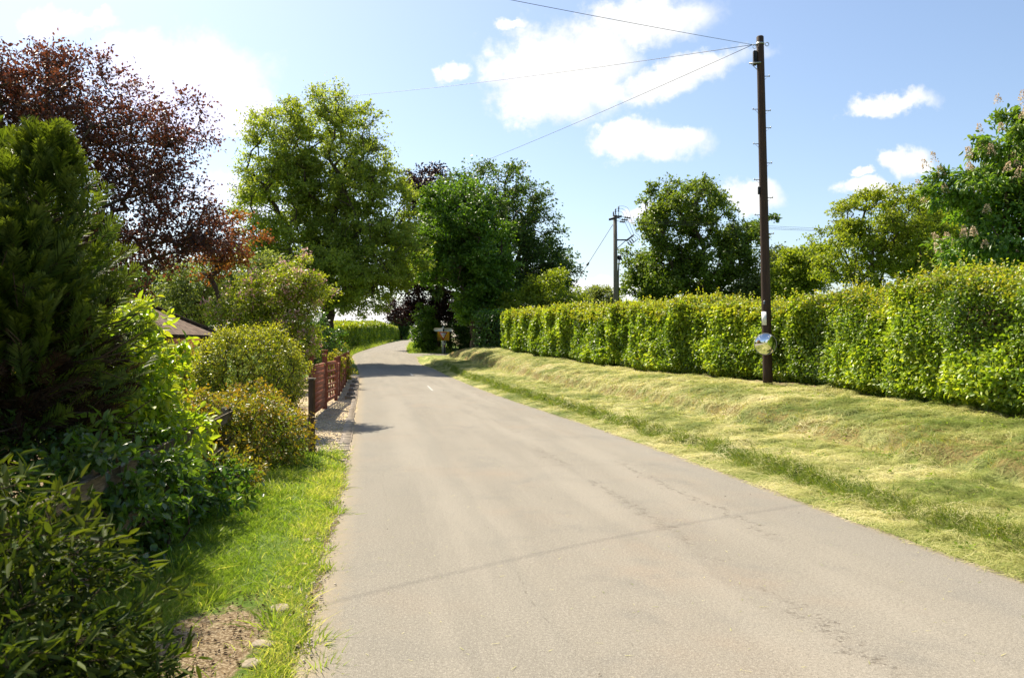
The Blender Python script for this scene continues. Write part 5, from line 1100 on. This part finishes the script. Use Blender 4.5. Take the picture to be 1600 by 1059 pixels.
mb = MB(); mb.box((0, -.02, .62), (.11, .11, 1.66), None, .008); mb.build('shaft', M['redwood'], gp); mb = MB(); mb.box((0, -.02, 1.47), (.14, .14, .04), None, .01); mb.build('cap', M['redwood'], gp)

# ------------------------------------------------------------------ small hipped building on the left and the house opposite (seen in the mirror)
def hip_building(name, label, c, sx_, sy_, zw, zr_, ridge, rz=0, detail=False, over=.3):
    g = G(c[0], c[1]); root = thing(name, label, 'building', (c[0], c[1], g), rz=rz)
    m = MB(); m.box((0, 0, zw / 2 - .2), (sx_, sy_, zw + .4)); m.build('wall', M['brick'], root)
    X, Y = sx_ / 2 + over, sy_ / 2 + over; zz = zw - .02; V = [(-X, -Y, zz), (X, -Y, zz), (X, Y, zz), (-X, Y, zz), (-ridge / 2, 0, zr_), (ridge / 2, 0, zr_)]
    fs = [(0, 1, 5, 4), (2, 3, 4, 5)]; ft = [(1, 2, 5), (3, 0, 4)]; VV = []; F4 = []; F3 = []; tu = []; tv = []
    for f in fs + ft:
        P = np.array([V[i] for i in f]); e = unit(P[1] - P[0]); up = unit(np.cross(np.cross(e, P[-1] - P[0]), e)); k = len(VV)
        for q in P: VV.append(q); tu.append((q - P[0]) @ e); tv.append((q - P[0]) @ up)
        (F4 if len(f) == 4 else F3).append(list(range(k, k + len(f))))
    k = len(VV); VV += [np.array(V[i]) - [0, 0, .1] for i in range(4)] + [np.array(V[i]) for i in range(4)]; tu += [0] * 8; tv += [0] * 8
    F4.append([k + 3, k + 2, k + 1, k]); 
    for i in range(4): F4.append([k + i, k + (i + 1) % 4, k + 4 + (i + 1) % 4, k + 4 + i])
    build('roof', np.array(VV), [np.array(F4), np.array(F3)], M['tiles'], root, vattr=dict(tu=np.array(tu), tv=np.array(tv)))
    m = MB(); V = np.array(V, float)
    for a, b_ in ((0, 4), (1, 5), (2, 5), (3, 4), (4, 5)): m.tube([V[a] + (0, 0, .02), V[b_] + (0, 0, .02)], .07, 6)
    m.build('ridge_tile', M['tiles'], root)
    if detail:
        for x in (-sx_ * .3, sx_ * .05, sx_ * .32):
            for z in (1.3, 3.6):
                m = MB(); m.box((x, sy_ / 2 + .01, z), (1.2, .06, 1.2), None, .01); w = m.build('window', M['white'], root); m = MB(); m.box((x - .28, sy_ / 2 + .045, z), (.48, .02, 1.04)); m.box((x + .28, sy_ / 2 + .045, z), (.48, .02, 1.04)); m.build('pane', M['glass'], w)
        m = MB(); m.box((-sx_ * .2, 0, zr_ + .1), (.8, .6, 1.6), None, .02); m.build('chimney', M['brick'], root)
hip_building('garden_building', 'low outbuilding with a brown tiled hipped roof between the left shrubs', (-11.2, 21.8), 4.4, 3.6, 1.75, 2.85, 1.0)
hip_building('house', 'brick house with tiled roof standing left of the viewpoint', (-14.0, 1.0), 8, 6, 5.7, 8.4, 3., 0, True)
D = -12
plant('broad_tree', 'round green tree standing behind the viewpoint', 'tree', (-1.5, -20), [(-1.5, -20, 5, 2.6, 2.6, 2.6), (-.5, -20.5, 6.5, 1.8, 1.8, 1.8)], 90, 55, .9, (.3, .2), LM['lime'], trunk_r=.25, trunk_h=2.8, seed=150)
plant('round_bush', 'bushy shrub beside the verge behind the viewpoint', 'bush', (-5.5, -6.5), [(-5.5, -6.5, 1.1, 1.4, 1.2, 1.1)], 90, 50, .35, (.14, .09), LM['box'], 'twig', .05, .5, 4, seed=151, minz=0)

# ------------------------------------------------------------------ sky, sun, camera
AZ, EL = 40., 52.
w = bpy.data.worlds.new('World'); SC.world = w; w.use_nodes = True; w.node_tree.nodes.clear(); t = NT(w.node_tree)
sky = t.n('ShaderNodeTexSky', sky_type='NISHITA'); sky.sun_disc = False; sky.sun_elevation = R(EL); sky.sun_rotation = R(-AZ)
sky.air_density = 1.0; sky.dust_density = 1.4; sky.ozone_density = 1.6; sky.altitude = 80
dirv = t.n('ShaderNodeTexCoord').outputs['Generated']; sep = t.n('ShaderNodeSeparateXYZ'); t.put(sep.inputs[0], dirv)
dx, dy, dz = sep.outputs; yy = t.m('MAXIMUM', dy, .05); u = t.m('DIVIDE', dx, yy); v = t.m('DIVIDE', dz, yy)
cl = [(275, 125, 150, 70, 0), (370, 165, 70, 45, 0), (215, 85, 70, 35, 0), (70, 38, 45, 18, 0), (345, 300, 60, 30, 0), (330, 190, 90, 30, 0), (410, 330, 60, 30, 0),
      (870, 110, 105, 72, 0), (850, 165, 80, 35, 0), (920, 85, 75, 55, 0), (1010, 30, 95, 42, 0), (1065, 115, 110, 26, .25), (1040, 135, 60, 26, .2), (800, 38, 36, 10, .1), (712, 117, 24, 12, 0),
      (1012, 220, 95, 26, 0), (985, 205, 45, 22, 0), (1065, 215, 45, 18, 0), (1392, 162, 72, 20, .12), (1365, 172, 30, 14, 0), (1408, 250, 42, 21, 0), (1346, 270, 16, 9, 0), (1362, 297, 62, 15, 0), (1165, 312, 45, 26, 0), (1000, 330, 30, 10, 0),
      (575, 490, 120, 22, 0), (930, 455, 90, 20, 0), (150, 30, 40, 14, 0)]
field = None
wn = t.n('ShaderNodeTexNoise'); t.put(wn.inputs['Vector'], t.comb(u, v)); wn.inputs['Scale'].default_value = 20; wn.inputs['Detail'].default_value = 8; wn.inputs['Roughness'].default_value = .62
ws = t.n('ShaderNodeSeparateColor'); t.put(ws.inputs[0], wn.outputs['Color'])
u0, v0 = u, v; u = t.m('ADD', u, t.m('MULTIPLY', t.m('SUBTRACT', ws.outputs[0], .5), .085)); v = t.m('ADD', v, t.m('MULTIPLY', t.m('SUBTRACT', ws.outputs[1], .5), .06))
wp = t.comb(u0, v0)
nz = t.noise(wp, 11, 9, .62, .4); nz2 = t.noise(wp, 40, 6, .65)
for (px, py, a, b_, ro) in cl:
    du = t.m('SUBTRACT', u, (px - 800) / 1250); dv = t.m('SUBTRACT', v, (535 - py) / 1250)
    if ro: dv = t.m('SUBTRACT', dv, t.m('MULTIPLY', du, ro))
    q = t.m('ADD', t.m('POWER', t.m('DIVIDE', t.m('ABSOLUTE', du), a / 1250), 2.), t.m('POWER', t.m('DIVIDE', t.m('ABSOLUTE', dv), b_ / 1250), 2.))
    q = t.m('SUBTRACT', 1., t.m('SQRT', q)); q = t.m('MAXIMUM', q, -1.5); field = q if field is None else t.m('MAXIMUM', field, q)
field = t.m('ADD', field, t.m('ADD', t.m('MULTIPLY', t.m('SUBTRACT', nz, .5), 1.3), t.m('MULTIPLY', t.m('SUBTRACT', nz2, .5), .85)))
mask = t.step(field, -.30, .44, 0, .97)
mask = t.m('MULTIPLY', mask, t.step(dy, .05, .15))
# scattered clouds elsewhere (behind the viewpoint, mirrored in the traffic mirror)
nb = t.noise(dirv, 3.2, 6, .6); back = t.m('MULTIPLY', t.step(nb, .56, .66, 0, .8), t.step(dy, .1, -.1)); mask = t.m('MAXIMUM', mask, back)
CLOUD = 5.9
shade = t.ramp(t.noise(wp, 26, 5, .6, .5), [(.3, (CLOUD * .93, CLOUD * .945, CLOUD * .97)), (.62, (CLOUD * 1.12, CLOUD * 1.11, CLOUD * 1.09))])
col = t.mix(mask, sky.outputs[0], t.mix(1., sky.outputs[0], shade, 'LIGHTEN'))
bg = t.n('ShaderNodeBackground'); t.put(bg.inputs[0], col); bg.inputs[1].default_value = .094; wo = t.n('ShaderNodeOutputWorld'); t.L.new(bg.outputs[0], wo.inputs[0])
w.cycles.sampling_method = 'MANUAL'; w.cycles.sample_map_resolution = 512

su = bpy.data.lights.new('sun', 'SUN'); su.energy = 5.0; su.angle = R(.5); su.color = (1., .905, .74); so = bpy.data.objects.new('sun', su); C.objects.link(so)
from mathutils import Vector
sd = Vector((-math.sin(R(AZ)) * math.cos(R(EL)), math.cos(R(AZ)) * math.cos(R(EL)), math.sin(R(EL)))); so.rotation_euler = sd.to_track_quat('Z', 'Y').to_euler(); so.location = (-20, 20, 40)

cam = bpy.data.cameras.new('camera'); co = bpy.data.objects.new('camera', cam); C.objects.link(co); co.location = (0, 0, EYE); co.rotation_euler = (PI / 2, 0, 0)
cam.sensor_fit = 'HORIZONTAL'; cam.sensor_width = 36; cam.lens = 28.125; cam.shift_y = 5.5 / 1600; cam.clip_end = 6000; cam.clip_start = .05
cam.dof.use_dof = True; cam.dof.focus_distance = 16; cam.dof.aperture_fstop = 5.6
SC.camera = co
SC.view_settings.view_transform = 'Standard'; SC.view_settings.look = 'None'; SC.view_settings.exposure = .98; SC.view_settings.gamma = 1
SC.render.engine = 'CYCLES'; SC.cycles.max_bounces = 6; SC.cycles.diffuse_bounces = 3; SC.cycles.transmission_bounces = 4; SC.cycles.transparent_max_bounces = 4; SC.cycles.glossy_bounces = 3
SC.cycles.sample_clamp_indirect = 6
